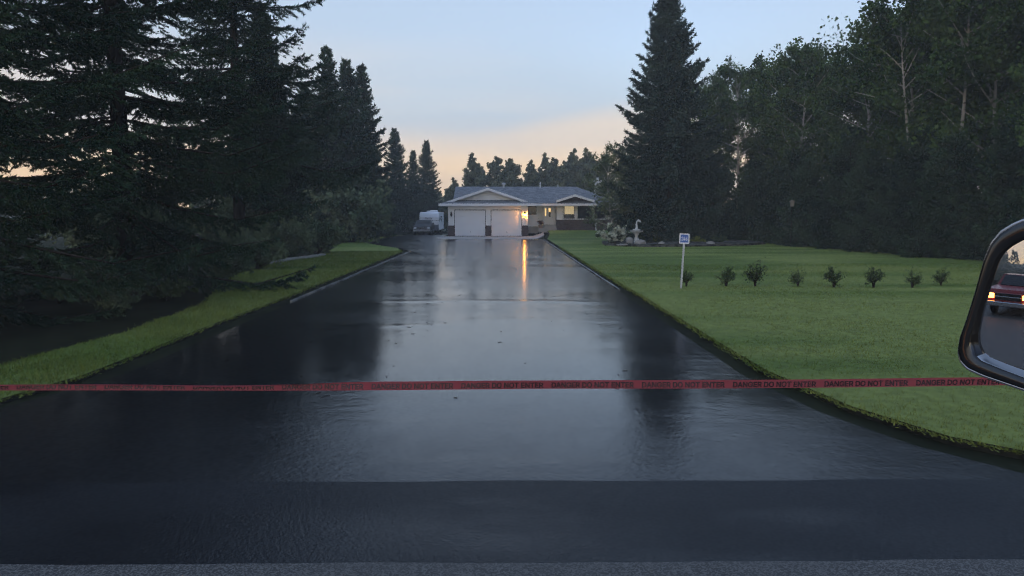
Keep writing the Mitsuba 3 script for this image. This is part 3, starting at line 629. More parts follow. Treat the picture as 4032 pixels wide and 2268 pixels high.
for key_, seed_, h_, r_, st_, lf_ in (('kind_sapling', 97, 0.60, 0.20, 14, 420), ('kind_sapling_b', 98, 0.66, 0.17, 11, 380), ('kind_sapling_c', 99, 0.52, 0.25, 13, 430), ('kind_sapling_d', 100, 0.64, 0.21, 9, 300)):
    kind(key_, *shrub(seed_, h_, r_, st_ + 6, int(lf_ * 2.2), 0.040), 'm_bark', 'm_leaves_shrub', ('stems', 'foliage'))
kind('kind_pale_shrub', *shrub(101, 1.25, 1.0, 28, 2300, 0.13), 'm_bark', 'm_leaves_pale', ('stems', 'foliage'))
kind('kind_yellow_shrub', *shrub(105, 0.6, 0.7, 18, 1600, 0.07), 'm_bark', 'm_leaves_yellow', ('stems', 'foliage'))
kind('kind_hosta', *shrub(107, 0.5, 0.55, 16, 1100, 0.08), 'm_bark', 'm_leaves_shrub', ('stems', 'foliage'))
kind('kind_flowers', *shrub(111, 0.55, 0.34, 16, 900, 0.055), 'm_bark', 'm_leaves_red', ('stems', 'foliage'))

ST = 'spruce_tree'
# left row, front to back
LEFT = [
    ('kind_spruce_near', -9.2, 19.0, 20, 1.02, 'huge dark spruce nearest the tape on the left, its top cut off by the frame'),
    ('kind_spruce_near', -13.8, 17.0, 150, 0.95, 'dark spruce at the left edge of the frame beside the road'),
    ('kind_spruce_tall', -10.3, 30.5, 200, 1.06, 'tall spruce on the left whose ragged right side stands against the sky'),
    ('kind_spruce_slim', -12.4, 41.5, 310, 0.93, 'lower spruce with a thin bare tip between the tall one and the three pointed ones'),
    ('kind_spruce_slim_b', -11.9, 53.0, 15, 0.96, 'leftmost and highest of three pointed spruces standing close together'),
    ('kind_spruce_slim', -11.6, 58.0, 110, 0.97, 'middle one of three pointed spruces standing close together'),
    ('kind_spruce_slim_b', -11.35, 64.0, 230, 1.02, 'rightmost of three pointed spruces standing close together'),
    ('kind_spruce_slim', -11.6, 84.0, 60, 0.84, 'spruce with a single tip right behind the three pointed ones'),
    ('kind_spruce_slim_b', -10.6, 93.0, 160, 0.72, 'small narrow spruce between two taller ones behind the camper trailer'),
    ('kind_spruce_slim', -9.6, 99.0, 270, 0.85, 'pointed spruce standing farthest back on the left, above the camper trailer'),
]
for g, x, y, rot, s, lab in LEFT: plant(ST, g, x, y, rot, s, lab, 'spruce')
plant(ST, 'kind_spruce_near', -9.9, 13.4, 300, 0.92, 'spruce at the far left whose boughs reach in over the tape end', 'spruce')
# behind them
for g, x, y, rot, s in [('kind_spruce_slim_b', -16.2, 56, 130, 0.98),
                        ('kind_spruce_slim', -16.5, 66, 280, 0.95), ('kind_spruce_slim_b', -15.5, 76, 0, 0.86), ('kind_spruce_slim_b', -14.5, 88, 200, 0.75)]:
    plant(ST, g, x, y, rot, s, 'spruce half hidden in the second row behind the left tree line', 'spruce', 'spruces of the second row on the left')
# big one on the right, and the young ones along the wood
plant(ST, 'kind_spruce_front', 10.9, 51.5, 0, 0.98, 'big full spruce right of the house, standing alone against the sky', 'spruce')
YOUNG = [(15.6, 57.5, 1.15), (17.4, 53.5, 1.0), (18.6, 50, 1.1), (18.2, 46.5, 0.95), (19.4, 43.5, 1.15), (19.0, 40, 0.95), (20.2, 37.5, 1.1), (20.0, 34.5, 1.0), (21.4, 32, 1.15), (21.0, 29, 1.0), (20.0, 60.5, 1.2), (23.6, 35.0, 1.3), (22.4, 41.5, 1.25), (21.6, 47.5, 1.3)]
for i, (x, y, s) in enumerate(YOUNG):
    plant(ST, 'kind_spruce_young', x, y, i * 77, s, 'low dark spruce with branches to the ground along the edge of the right-hand wood', 'spruce', 'young spruces along the edge of the wood')
AS = 'aspen_tree'
rg = random.Random(5)
plant(AS, 'kind_aspen_bare', 20.9, 38.4, 40, 0.82, 'aspen with a pale bare trunk leaning left, left one of two near the right edge', 'aspen', roll=-5)
plant(AS, 'kind_aspen_bare', 21.5, 37.4, 200, 0.90, 'aspen with a pale straight trunk, right one of two near the right edge', 'aspen')
WOOD = [('kind_aspen_c', 15.4, 62.5, np.float64(0.88)), ('kind_aspen', 18.2, 60.5, np.float64(0.91)), ('kind_aspen_c', 21, 57, np.float64(0.98)), ('kind_aspen', 19.8, 53.8, np.float64(0.91)), ('kind_aspen_b', 22.6, 51, np.float64(0.85)), ('kind_aspen', 21.8, 47.5, np.float64(0.83)), ('kind_aspen_c', 24.6, 45, np.float64(1.06)),
        ('kind_aspen', 22.8, 42, np.float64(0.9)), ('kind_aspen_b', 24.5, 39.5, np.float64(0.99)), ('kind_aspen_c', 23.4, 37.2, np.float64(1.01)), ('kind_aspen', 25.5, 33.5, np.float64(0.96)), ('kind_aspen_c', 23.5, 30.0, np.float64(1.04)), ('kind_aspen', 22.6, 27.0, np.float64(0.86)), ('kind_aspen_c', 25.5, 26.5, np.float64(0.87)),
        ('kind_aspen_c', 26.5, 54, np.float64(1.12)), ('kind_aspen', 28, 48, np.float64(1.03)), ('kind_aspen_c', 29, 41, 1.16), ('kind_aspen', 29.5, 35, np.float64(1.0)), ('kind_aspen_c', 24, 63, np.float64(1.15)), ('kind_aspen', 30, 29, np.float64(0.91)), ('kind_aspen_c', 31, 58, 1.25),
        ('kind_aspen', 20, 68, np.float64(0.92))]
for g, x, y, s in WOOD:
    plant(AS, g, x, y, rg.uniform(0, 360), s, 'leafy aspen among many in the dark wood right of the lawn', 'aspen', 'aspens of the wood on the right', tilt=rg.uniform(-2, 2))
# the leafy tree before the house's right end
plant('birch_tree', 'kind_birch', 7.5, 52.0, 30, 0.90, 'loose leafy birch with a pale trunk in front of the right end of the house', 'birch')
plant('birch_tree', 'kind_birch', 8.6, 54.0, 130, 0.85, 'leafy birch behind the pale trunk, beside the right end of the house', 'birch')
# trees beyond the house
FAR = [(-2.6, 109, 0.92), (0.7, 108, 0.9), (3.4, 107, 0.92), (6.5, 108, 0.95), (9.6, 107, 0.97), (12.6, 108, 1.0), (-5.6, 96, 0.68), (-3.4, 104, 0.78), (-4.2, 101, 1.0), (-1.5, 103, 0.98), (-0.1, 99, 0.84), (1.4, 104, 0.96), (2.7, 106, 0.68), (4.0, 101, 0.80), (5.6, 105, 0.98), (7.4, 102, 0.86), (8.7, 104, 1.04), (10.6, 103, 0.90), (11.8, 105, 1.06), (13.6, 101, 0.94), (15.2, 97, 0.95), (17.0, 92, 1.0), (-7.6, 104, 0.62), (18.6, 85, 1.0), (20, 78, 1.05)]
for i, (x, y, s) in enumerate(FAR):
    plant('poplar_tree', ('kind_poplar', 'kind_poplar_b')[i % 2], x, y, i * 57, s, 'grey-green leafy tree in the row rising beyond the house roof', 'tree', 'trees beyond the house')
# a farther belt of forest closes the gaps
def belt():
    r = np.random.default_rng(77); vs = []
    for i in range(330):
        a = r.uniform(-2.0, 1.35); R = r.uniform(135, 175); x, y = R * math.sin(a), R * math.cos(a); hh = r.uniform(4.5, 7.8)
        n = 150; t = r.random(n) ** 0.8; ang = r.uniform(0, 6.283, n); rad = (1 - t) * 2.6 * r.uniform(0.5, 1.1, n) + 0.25
        c = np.stack([x + rad * np.cos(ang), y + rad * np.sin(ang), hh * t], 1); vs.append(c)
    c = np.vstack(vs); rr = np.random.default_rng(78)
    return leaf_quads(c, 0.9, rr)
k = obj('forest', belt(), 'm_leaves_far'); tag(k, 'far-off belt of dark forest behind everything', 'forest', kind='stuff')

# bushes under the left row
plant('bush', 'kind_bush', -10.4, 52.5, 10, 2.1, 'big round leafy bush beside the lawn below the pointed spruces', 'bush')
plant('bush', 'kind_bush', -9.0, 37.6, 100, 0.9, 'low rounded bush at the right end of the bed on the left lawn', 'bush')
plant('bush', 'kind_bush_b', -9.6, 34.2, 200, 0.95, 'pale-topped bush behind the stone edging of the left bed', 'bush')
plant('bush', 'kind_bush_b', -10.3, 31.6, 300, 0.95, 'dark bush left of the grey boulder in the left bed', 'bush')
plant('bush', 'kind_hosta', -7.9, 18.2, 40, 1.1, 'low leafy plant under the nearest spruce, right one of two', 'bush')
plant('bush', 'kind_hosta', -10.1, 17.6, 140, 1.3, 'low leafy plant under the nearest spruce, left one of two', 'bush')
for g, x, y, s, l in [('kind_bush', -8.7, 27.4, 0.62, 'rounded pale bush between the grey boulder and the nearest spruce'), ('kind_bush_b', -8.1, 22.6, 0.50, 'small rounded bush on the edge of the lawn right of the nearest spruce trunk'),
                      ('kind_bush_b', -9.9, 28.9, 0.80, 'rounded bush behind the pale one, left of the grey boulder'), ('kind_bush', -7.9, 15.6, 0.36, 'smallest rounded bush, nearest to the tape on the left')]:
    plant('bush', g, x, y, x * 91 % 360, s, l, 'bush')
for x, y, s in [(-14.5, 62, 1.5), (-14.0, 70, 1.3), (-12.6, 79, 1.2), (-14.5, 40, 1.5), (-16, 31, 1.6), (-12.5, 26.5, 1.3)]:
    plant('bush', 'kind_bush_b', x, y, x * 37 % 360, s, 'dark bush in the shade under the left tree line', 'bush', 'bushes in the shade on the left')
# eight saplings in a row on the right lawn
SAP = [(4.98, 20.9), (6.05, 20.9), (6.86, 20.9), (7.95, 20.7), (8.86, 20.5), (9.86, 20.4), (10.9, 20.4), (11.95, 20.9)]
SL = ['small shrub right behind the blue number sign, first of the row on the lawn', 'small shrub second from the number sign in the row on the lawn', 'tallest small shrub, third from the number sign in the row', 'small dark shrub fourth from the number sign in the row',
      'broad small shrub fifth from the number sign in the row', 'small shrub sixth from the number sign in the row', 'small shrub next to last in the row on the lawn towards the car mirror', 'last small shrub of the row on the lawn, nearest the car mirror']
for i, ((x, y), l) in enumerate(zip(SAP, SL)):
    plant('small_shrub', ('kind_sapling', 'kind_sapling_c', 'kind_sapling_b', 'kind_sapling_d', 'kind_sapling_c', 'kind_sapling', 'kind_sapling_d', 'kind_sapling_b')[i], x, y, i * 70, (0.85, 1.0, 1.2, 0.9, 1.05, 1.1, 0.9, 0.85)[i], l, 'shrub', dz=0.0)
# planting bed
plant('pale_shrub', 'kind_pale_shrub', 6.95, 48.4, 0, 1.0, 'shrub with whitish variegated leaves left of the stone bird bath', 'shrub', dz=0.06)
plant('yellow_shrub', 'kind_yellow_shrub', 10.0, 49.8, 0, 0.95, 'low yellow-green shrub in the bed right of the bird bath', 'shrub', dz=0.06)
plant('yellow_shrub', 'kind_yellow_shrub', 12.2, 48.2, 90, 0.75, 'smaller yellow-green shrub behind the blue number sign', 'shrub', dz=0.06)
for x, y, l in [(8.9, 50.0, 'low green plant close behind the bird bath'), (11.2, 50.6, 'low green plant between the two yellow-green shrubs'), (13.6, 48.4, 'low green plant on the mound of the bed right of the number sign')]:
    plant('bed_plant', 'kind_hosta', x, y, x * 50, 1.1, l, 'plant', dz=0.06)
fx = scene['kind_flowers']
obj('blossoms', shrub(111, 0.55, 0.34, 16, 900, 0.055)[1].apply_translation([3.22, HY - 0.52, 0.86]), 'm_leaves_red', P); del scene['kind_flowers']
obj('stems', shrub(111, 0.55, 0.34, 16, 900, 0.055)[0].apply_translation([3.22, HY - 0.52, 0.86]), 'm_bark', P)

# ------------------------------------------------------------------ garden things
def boulder(name, x, y, sx, sy, sz, seed, label, z=None):
    m = trimesh.creation.icosphere(3, 1.0); v = np.array(m.vertices)
    v *= (0.72 + 0.5 * meshkit.fbm(v * 1.3 + seed * 7.3, 3, seed))[:, None]; v = np.sign(v) * np.abs(v) ** 0.92
    v *= [sx, sy, sz]
    k = obj(name, trimesh.Trimesh(v + [x, y, (float(height(x, y)) + 0.05 if z is None else z) + sz * 0.55], m.faces, process=False), 'm_stone', smooth=50)
    return tag(k, label, 'stone')
boulder('boulder', 8.25, 46.6, 0.36, 0.28, 0.22, 1, 'broad pale stone in front of the bird bath foot')
boulder('boulder', 7.75, 47.4, 0.24, 0.22, 0.30, 2, 'upright grey-pink stone between the pale shrub and the bird bath')
boulder('boulder', 9.55, 46.6, 0.20, 0.16, 0.14, 3, 'small stone in the bed halfway between bird bath and number sign')
boulder('boulder', 7.1, 46.0, 0.38, 0.20, 0.06, 4, 'flat pale stone at the front edge of the bed')
boulder('boulder', 12.6, 46.9, 0.26, 0.2, 0.14, 5, 'pale stone on the mound at the right end of the bed')
boulder('boulder', -9.75, 30.4, 0.20, 0.17, 0.20, 6, 'grey boulder at the near end of the bed on the left lawn', z=0)
boulder('boulder', -9.35, 29.7, 0.10, 0.09, 0.06, 7, 'small white stone beside the grey boulder on the left', z=0)
E = thing('bed_edging', 'low pale stone edging in front of the bush bed on the left lawn', 'edging')
pts = np.array([(-9.15, 30.2), (-8.85, 32.2), (-8.5, 34.3), (-8.3, 36.4)])
L_ = LineString(pts); n_ = int(L_.length / 0.30); re_ = random.Random(3)
for i in range(n_):
    q = L_.interpolate((i + 0.5) * 0.30); q2 = L_.interpolate((i + 0.5) * 0.30 + 0.01); a = math.atan2(q2.y - q.y, q2.x - q.x)
    m = MB().rbox(-0.14, 0.14, -0.06, 0.06, -0.05, 0.11 + re_.uniform(-0.02, 0.02), 0.015).mesh()
    m.apply_transform(trimesh.transformations.rotation_matrix(a + re_.uniform(-0.08, 0.08), [0, 0, 1])); m.apply_translation([q.x, q.y, float(rough(q.x, q.y))])
    obj('stone', m, 'm_stone', E)

# bird bath: foot, stem, bowl, upper tier, and a bird with its neck bent over
B = thing('bird_bath', 'tiered stone bird bath topped by a long-necked bird in the planting bed', 'bird bath')
bx, by, bz = 8.25, 47.9, 0.12
obj('pedestal', MB().lathe([(0, 0), (0.20, 0), (0.21, 0.06), (0.15, 0.10), (0.13, 0.14), (0.17, 0.22), (0.13, 0.30), (0.09, 0.34), (0.10, 0.46), (0.17, 0.58), (0.15, 0.60), (0, 0.60)], (bx, by, bz), 24), 'm_cast', B, smooth=40)
obj('bowl', MB().lathe([(0, 0.585), (0.14, 0.59), (0.30, 0.66), (0.405, 0.715), (0.415, 0.755), (0.385, 0.76), (0.30, 0.715), (0, 0.69)], (bx, by, bz), 28), 'm_cast', B, smooth=40)
obj('upper_tier', MB().lathe([(0, 0.68), (0.10, 0.68), (0.11, 0.76), (0.23, 0.80), (0.235, 0.85), (0.20, 0.86), (0.12, 0.84), (0.085, 0.90), (0, 0.90)], (bx, by, bz), 24), 'm_cast', B, smooth=40)
bird = MB().tube([(bx, by, bz + 0.88), (bx + 0.01, by, bz + 1.0), (bx - 0.01, by, bz + 1.14), (bx + 0.0, by, bz + 1.26), (bx + 0.03, by, bz + 1.34), (bx + 0.09, by, bz + 1.385), (bx + 0.17, by, bz + 1.36), (bx + 0.24, by, bz + 1.30), (bx + 0.28, by, bz + 1.27)],
                 [0.085, 0.075, 0.055, 0.045, 0.048, 0.070, 0.075, 0.045, 0.012], 10)
obj('bird_figure', bird, 'm_cast', B, smooth=50)

# short white pipe standing at the corner of the brick wainscot
k = obj('standpipe', MB().tube([(7.85, 65.6, 0.4), (7.85, 65.6, 1.08), (7.88, 65.6, 1.13), (7.97, 65.6, 1.13)], 0.045, 8), 'm_white'); tag(k, 'short white standpipe with a bent top in front of the dark brick base', 'pipe')
# bird house hung in the spruces
N = thing('bird_house', 'small pale bird house on a pole in front of the dark spruces on the right', 'bird house')
hx, hy = 17.0, 45.6
obj('pole', MB().tube([(hx, hy, -0.1), (hx, hy, 2.35)], 0.022, 6), 'm_bark', N)
obj('box', MB().box(hx - 0.09, hx + 0.09, hy - 0.09, hy + 0.09, 2.35, 2.62), 'm_birdhouse', N)
obj('roof', MB().prism_y([(hx - 0.15, 2.60), (hx + 0.15, 2.60), (hx, 2.73)], hy - 0.13, hy + 0.13), 'm_birdhouse', N)

# number sign: leaning galvanised post and blue plate
S = thing('number_sign', 'blue house number sign reading 246 on a thin galvanised post', 'sign')
sx, sy, lean = 4.70, 20.3, 0.045
px = lambda z: sx + lean * z
def ubar():
    z = np.array([-0.1, 1.42]); mb = MB()
    for (a, b, c, d) in ((-0.024, 0.024, 0.0, 0.004), (-0.024, -0.020, 0.004, 0.026), (0.020, 0.024, 0.004, 0.026)):
        v = [[px(q) + x, sy + y, q] for x in (a, b) for y in (c, d) for q in z]
        mb.add(v, [[0, 1, 3, 2], [4, 6, 7, 5], [0, 4, 5, 1], [2, 3, 7, 6], [0, 2, 6, 4], [1, 5, 7, 3]])
    return mb
obj('post', ubar(), 'm_galv', S)
R_ = trimesh.transformations.rotation_matrix(lean * 0.9, [0, 1, 0])
def sign_part(shape, depth, y):
    m = trimesh.creation.extrude_polygon(shape, depth, engine='earcut'); v = np.array(m.vertices)
    m = trimesh.Trimesh(np.stack([v[:, 0], -v[:, 2], v[:, 1]], 1), m.faces, process=False); m.apply_transform(R_); m.apply_translation([px(1.315), y, 1.315]); return m
plate = sbox(-0.115, -0.115, 0.115, 0.115).buffer(0.018)
pl = obj('plate', sign_part(plate, 0.004, sy - 0.001), 'm_sign_white', S)
obj('face', sign_part(sbox(-0.098, -0.098, 0.098, 0.098).buffer(0.006), 0.002, sy - 0.006), 'm_sign_blue', pl)
tm = meshkit.text_mesh('246', 0.095, 0.0025, bold=True); tm.apply_translation([-tm.bounds[:, 0].mean(), -0.048, 0])
v = np.array(tm.vertices); v[:, 0] *= 0.158 / np.ptp(v[:, 0])
tm = trimesh.Trimesh(np.stack([v[:, 0], -v[:, 2], v[:, 1]], 1), tm.faces, process=False); tm.apply_transform(R_); tm.apply_translation([px(1.315), sy - 0.0085, 1.315])
obj('number', tm, 'm_sign_white', pl)
for zq in (1.215, 1.415):
    obj('bolt', MB().lathe([(0, -0.012), (0.008, -0.010), (0.008, 0)], (px(zq), sy - 0.004, zq), 8, 'y'), 'm_truck_grey', S)

# ------------------------------------------------------------------ camper trailer, vehicles
V = thing('camper_trailer', 'white camper trailer parked in front of the spruces left of the garage', 'trailer')
X0, X1, Y0, Y1 = -9.15, -7.05, 85.0, 92.2
zg = float(height(-8, 87)); zb = zg + 0.50; zt = 2.05
prof = [(Y0 + 0.55, zb), (Y1, zb), (Y1, zt - 0.10), (Y1 - 0.15, zt), (Y0 + 0.75, zt), (Y0 + 0.22, zt - 0.16), (Y0, zt - 0.55), (Y0, zb + 0.62), (Y0 + 0.12, zb + 0.25)]
obj('body', MB().prism_x(prof, X0, X1), 'm_rv_white', V)
obj('front_skirt', MB().prism_x([(Y0 + 0.12, zb - 0.05), (Y0 + 0.10, zb + 0.24), (Y0 - 0.012, zb + 0.58), (Y0 - 0.015, zb - 0.05)], X0 + 0.02, X1 - 0.005), 'm_rv_grey', V)
obj('stripe', MB().box(X0 + 0.0, X1 - 0.0, Y0 - 0.012, Y0 - 0.003, zt - 0.98, zt - 0.93), 'm_rv_grey', V)
tm = meshkit.text_mesh('Puma', 0.20, 0.006, bold=True); v = np.array(tm.vertices); v[:, 0] += 0.3 * v[:, 1]; v[:, 0] *= 0.82 / np.ptp(v[:, 0])
obj('lettering', trimesh.Trimesh(np.stack([v[:, 0] + X0 + 0.55, Y0 - 0.004 - v[:, 2], v[:, 1] + zt - 0.78], 1), tm.faces, process=False), 'm_rv_grey', V)
obj('roof_vent', MB().rbox(-8.45, -8.05, Y0 + 1.2, Y0 + 1.6, zt, zt + 0.14, 0.03), 'm_rv_white', V)
obj('air_conditioner', MB().rbox(-8.25, -7.45, Y0 + 2.8, Y0 + 3.9, zt, zt + 0.22, 0.05), 'm_rv_white', V)
for y0, y1, z0, z1 in ((Y0 + 1.0, Y0 + 1.7, 0.95, 1.55), (Y0 + 3.6, Y0 + 4.6, 0.95, 1.6)):
    obj('window', MB().rbox(X1 - 0.005, X1 + 0.012, y0, y1, z0, z1, 0.006), 'm_glass_dark', V)
dr_ = obj('door', MB().rbox(X1 - 0.004, X1 + 0.02, Y0 + 2.2, Y0 + 2.85, zb + 0.02, 1.75, 0.008), 'm_rv_white', V)
obj('window', MB().rbox(X1 + 0.018, X1 + 0.028, Y0 + 2.32, Y0 + 2.72, 1.15, 1.6, 0.004), 'm_glass_dark', dr_)
for y in (Y0 + 4.2, Y0 + 5.0):
    for x in (X0 + 0.1, X1 - 0.1):
        w = obj('wheel', MB().lathe([(0, -0.1), (0.33, -0.1), (0.35, -0.06), (0.35, 0.06), (0.33, 0.1), (0, 0.1)], (x, y, zg + 0.34), 20, 'x'), 'm_rubber', V, smooth=40)
        obj('rim', MB().lathe([(0, -0.105), (0.19, -0.105), (0.19, 0.105), (0, 0.105)], (x, y, zg + 0.34), 16, 'x'), 'm_chrome', w)
obj('hitch', MB().tube([(X0 + 0.5, Y0 + 0.4, zb + 0.02), (-8.1, Y0 - 0.9, zb + 0.02)], 0.05, 6).tube([(X1 - 0.5, Y0 + 0.4, zb + 0.02), (-8.1, Y0 - 0.9, zb + 0.02)], 0.05, 6).tube([(-8.1, Y0 - 0.7, zg), (-8.1, Y0 - 0.7, zb + 0.5)], 0.04, 6), 'm_black', V)
obj('gas_bottle', MB().lathe([(0, 0), (0.15, 0.02), (0.15, 0.4), (0.05, 0.5), (0, 0.5)], (-7.75, Y0 - 0.2, zb + 0.05), 12), 'm_black', V, smooth=40)


def pickup(name, label, paint, place, lamp=None, rear_lamp=None):
    """A pickup truck facing -y at its own origin (front bumper at y = 0), 1.8 m wide, 5 m long."""
    K = thing(name, label, 'pickup truck')
    def put(n, mb, m, parent=None, smooth=False, **kw):
        me = mb.mesh() if isinstance(mb, MB) else mb; me = me.copy(); me.apply_transform(place); return obj(n, me, m, parent or K, smooth=smooth, **kw)
    W = 0.88
    arch = lambda cy: [(cy + 0.42 * math.cos(a), 0.36 + 0.42 * math.sin(a)) for a in np.linspace(math.pi, 0, 9)]
    low = [(0.06, 0.42), (0.44, 0.42)] + arch(0.90)[1:-1] + [(1.34, 0.40), (3.40, 0.40)] + arch(3.86)[1:-1] + [(4.30, 0.42), (5.0, 0.45), (5.0, 1.02), (1.45, 1.02), (1.35, 1.02), (0.25, 0.95), (0.05, 0.86)]
    b = put('body', MB().prism_x(low, -W, W), paint)
    put('hood', MB().prism_x([(0.12, 0.90), (0.20, 0.99), (1.25, 1.08), (1.5, 1.03), (1.5, 0.9)], -W + 0.06, W - 0.06), paint)
    m = MB(); c = [(1.42, 1.02), (2.02, 1.50), (3.00, 1.52), (3.28, 1.02)]
    v = [[sx_ * (W - 0.02 - 0.16 * (z > 1.2)), y, z] for sx_ in (-1, 1) for y, z in c]
    m.add(v, [[0, 1, 2, 3], [7, 6, 5, 4], [0, 4, 5, 1], [1, 5, 6, 2], [2, 6, 7, 3]])
    cab = put('cab', m, paint)
    put('windscreen', MB().quad((-0.70, 1.47, 1.075), (0.70, 1.47, 1.075), (0.62, 1.965, 1.475), (-0.62, 1.965, 1.475)).quad((-0.70, 1.455, 1.09), (0.70, 1.455, 1.09), (0.62, 1.95, 1.487), (-0.62, 1.95, 1.487)), 'm_glass_dark', cab)
    for s in (-1, 1):
        put('side_window', MB().quad((s * 0.855, 1.75, 1.10), (s * 0.855, 3.10, 1.10), (s * 0.725, 2.95, 1.45), (s * 0.725, 2.08, 1.45)), 'm_glass_dark', cab)
        put('side_mirror', MB().rbox(s * 1.0 - 0.09, s * 1.0 + 0.09, 1.60, 1.70, 1.08, 1.24, 0.02), 'm_black')
        kw = {'emitter': {'type': 'area', 'radiance': rgb(*lamp)}} if lamp else {}
        put('headlight', MB().rbox(s * 0.68 - 0.14, s * 0.68 + 0.14, 0.0, 0.12, 0.66, 0.84, 0.02), 'm_lens', **kw)
        kw = {'emitter': {'type': 'area', 'radiance': rgb(*rear_lamp)}} if rear_lamp else {}
        put('tail_light', MB().rbox(s * 0.80 - 0.06, s * 0.80 + 0.06, 4.98, 5.02, 0.65, 0.95, 0.008), 'm_truck_red', **kw)
        for y in (0.90, 3.86):
            w = put('wheel', MB().lathe([(0, -0.11), (0.33, -0.11), (0.36, -0.07), (0.36, 0.07), (0.33, 0.11), (0, 0.11)], (s * 0.77, y, 0.36), 22, 'x'), 'm_rubber', smooth=40)
            put('rim', MB().lathe([(0, -0.115), (0.2, -0.115), (0.2, 0.115), (0, 0.115)], (s * 0.77, y, 0.36), 16, 'x'), 'm_chrome', w)
    g = put('grille', MB().rbox(-0.50, 0.50, 0.0, 0.1, 0.62, 0.86, 0.01), 'm_black')
    put('grille_bar', MB().rbox(-0.48, 0.48, -0.02, 0.02, 0.72, 0.76, 0.008), 'm_chrome', g)
    put('bumper', MB().rbox(-0.88, 0.88, -0.06, 0.12, 0.38, 0.56, 0.03), 'm_chrome')
    put('bumper', MB().rbox(-0.86, 0.86, 5.0, 5.12, 0.42, 0.56, 0.03), 'm_chrome')
    return K

MT = trimesh.transformations
pickup('pickup_truck', 'dark grey pickup parked nose out in front of the camper trailer', 'm_truck_grey', MT.translation_matrix([-8.25, 78.6, float(height(-8.25, 80)) + 0.02]))

# ------------------------------------------------------------------ danger tape
TW, TZ = 0.068, 0.637
TL, TR = -9.0, 9.0
def tape_frame(x):
    """Centre, out-of-plane normal tilt and share of the width that is folded back at the place x along the tape."""
    x = np.asarray(x, float)
    y = 6.05 - 0.030 * (x - 0) * 1.0
    z = TZ + 0.0006 * (x * x - 8) + 0.0092 * x + 0.003 * np.sin(x * 1.7 + 1)
    roll = -0.10 + 0.10 * np.sin(x * 0.8) + 0.10 * np.sin(x * 2.9 + 1) + 0.05 * np.sin(x * 7.3) + 0.35 * sstep(2.6, 4.2, x)          # leaning back a little
    fold = 0.12 + 0.20 * sstep(-0.4, -2.4, x) + 0.05 * np.sin(x * 2.1)              # upper share that bends away
    bend = -0.35 + 2.35 * sstep(-0.5, -2.1, x)
    return y, z, roll, fold, bend
def tape_map(x, v, out=0.0):
    """(x along the tape, v from 0 at the bottom edge to 1 at the top) -> a point."""
    y, z, roll, fold, bend = tape_frame(x)
    fl = 1 - fold; lo = np.minimum(v, fl); hi = np.maximum(v - fl, 0)
    a = roll; b = roll + bend
    # local: along the face (up) and towards the viewer
    Y = y + TW * (lo - 0.5) * np.sin(-a) + TW * hi * np.sin(-b); Z = z + TW * (lo - 0.5) * np.cos(a) + TW * hi * np.cos(b)
    aa = np.where(v > fl, b, a)
    wr = 0.0016 * np.sin(np.asarray(x) * 31 + 5 * np.sin(np.asarray(x) * 3)) * (v - 0.5)
    return np.stack([x + 0 * Y, Y + wr - out * np.cos(aa), Z + out * np.sin(-aa)], -1)
D = thing('danger_tape', 'red barrier tape reading danger do not enter stretched across the driveway', 'barrier tape')
xs = np.linspace(TL, TR, 721); vs = np.array([0, 0.2, 0.4, 0.5, 0.6, 0.7, 0.8, 0.9, 1.0])
g = np.array([[tape_map(x, v) for v in vs] for x in xs]); nv = len(vs)
i = np.arange(len(xs) - 1)[:, None] * nv + np.arange(nv - 1)[None]; i = i.ravel()
obj('ribbon', trimesh.Trimesh(g.reshape(-1, 3), np.vstack([np.stack([i, i + nv, i + nv + 1], 1), np.stack([i, i + nv + 1, i + 1], 1)]), process=False), 'm_tape', D, smooth=True)
tm = meshkit.text_mesh('DANGER DO NOT ENTER', 1.0, 0.01, bold=True)
top = tm.vertices[tm.faces][(np.abs(tm.face_normals[:, 2]) > 0.9) & (tm.triangles_center[:, 2] > 0.005)]
shp = shapely.union_all([Polygon(t[:, :2]).buffer(1e-4) for t in top]).buffer(0.035)
tm = trimesh.util.concatenate([trimesh.creation.extrude_polygon(q, 0.01, engine='earcut') for q in shp.geoms])
tv = np.array(tm.vertices); tv[:, 1] = np.clip((tv[:, 1] - tv[:, 1].min()) / np.ptp(tv[:, 1]), 0, 1); tv[:, 0] -= tv[:, 0].min(); tv[:, 0] /= tv[:, 0].max()
REP, TXT = 0.717, 0.652
for j in range(-9, 9):
    x0 = -0.335 + j * REP
    if x0 < -5.4 or x0 > 5.2: continue
    p = tape_map(x0 + tv[:, 0] * TXT, 0.10 + 0.68 * tv[:, 1], 0.0006 + 0.0001 * tv[:, 2])
    obj('lettering', trimesh.Trimesh(p, tm.faces, process=False), 'm_ink', D)

# ------------------------------------------------------------------ the door mirror of the car the picture is taken from
Mr = thing('side_mirror', 'black car door mirror with bright trim at the right edge, reflecting road and sunset', 'car mirror')
mn = np.array([-0.91120, -0.41058, 0.03363]); me1 = np.array([0.41081, -0.91172, 0.0]); me2 = np.cross(mn, me1); mc = np.array([0.64288, 0.91033, 1.88865])
def mloc(s, t, q): return mc + np.multiply.outer(s, me1) + np.multiply.outer(t, me2) + np.multiply.outer(q, mn)
g_pts = np.array([(0.02, 0.094), (-0.0272, 0.0798), (-0.0414, 0.071), (-0.051, 0.0622), (-0.058, 0.0489), (-0.0634, 0.0285), (-0.0697, 0.0051), (-0.0759, -0.0212), (-0.0808, -0.0451), (-0.0807, -0.0596), (-0.0755, -0.0702),
                  (-0.066, -0.0769), (-0.0409, -0.0825), (-0.0131, -0.0877), (0.07, -0.105), (0.095, -0.10), (0.105, -0.085), (0.098, 0.06), (0.088, 0.088), (0.07, 0.098)])
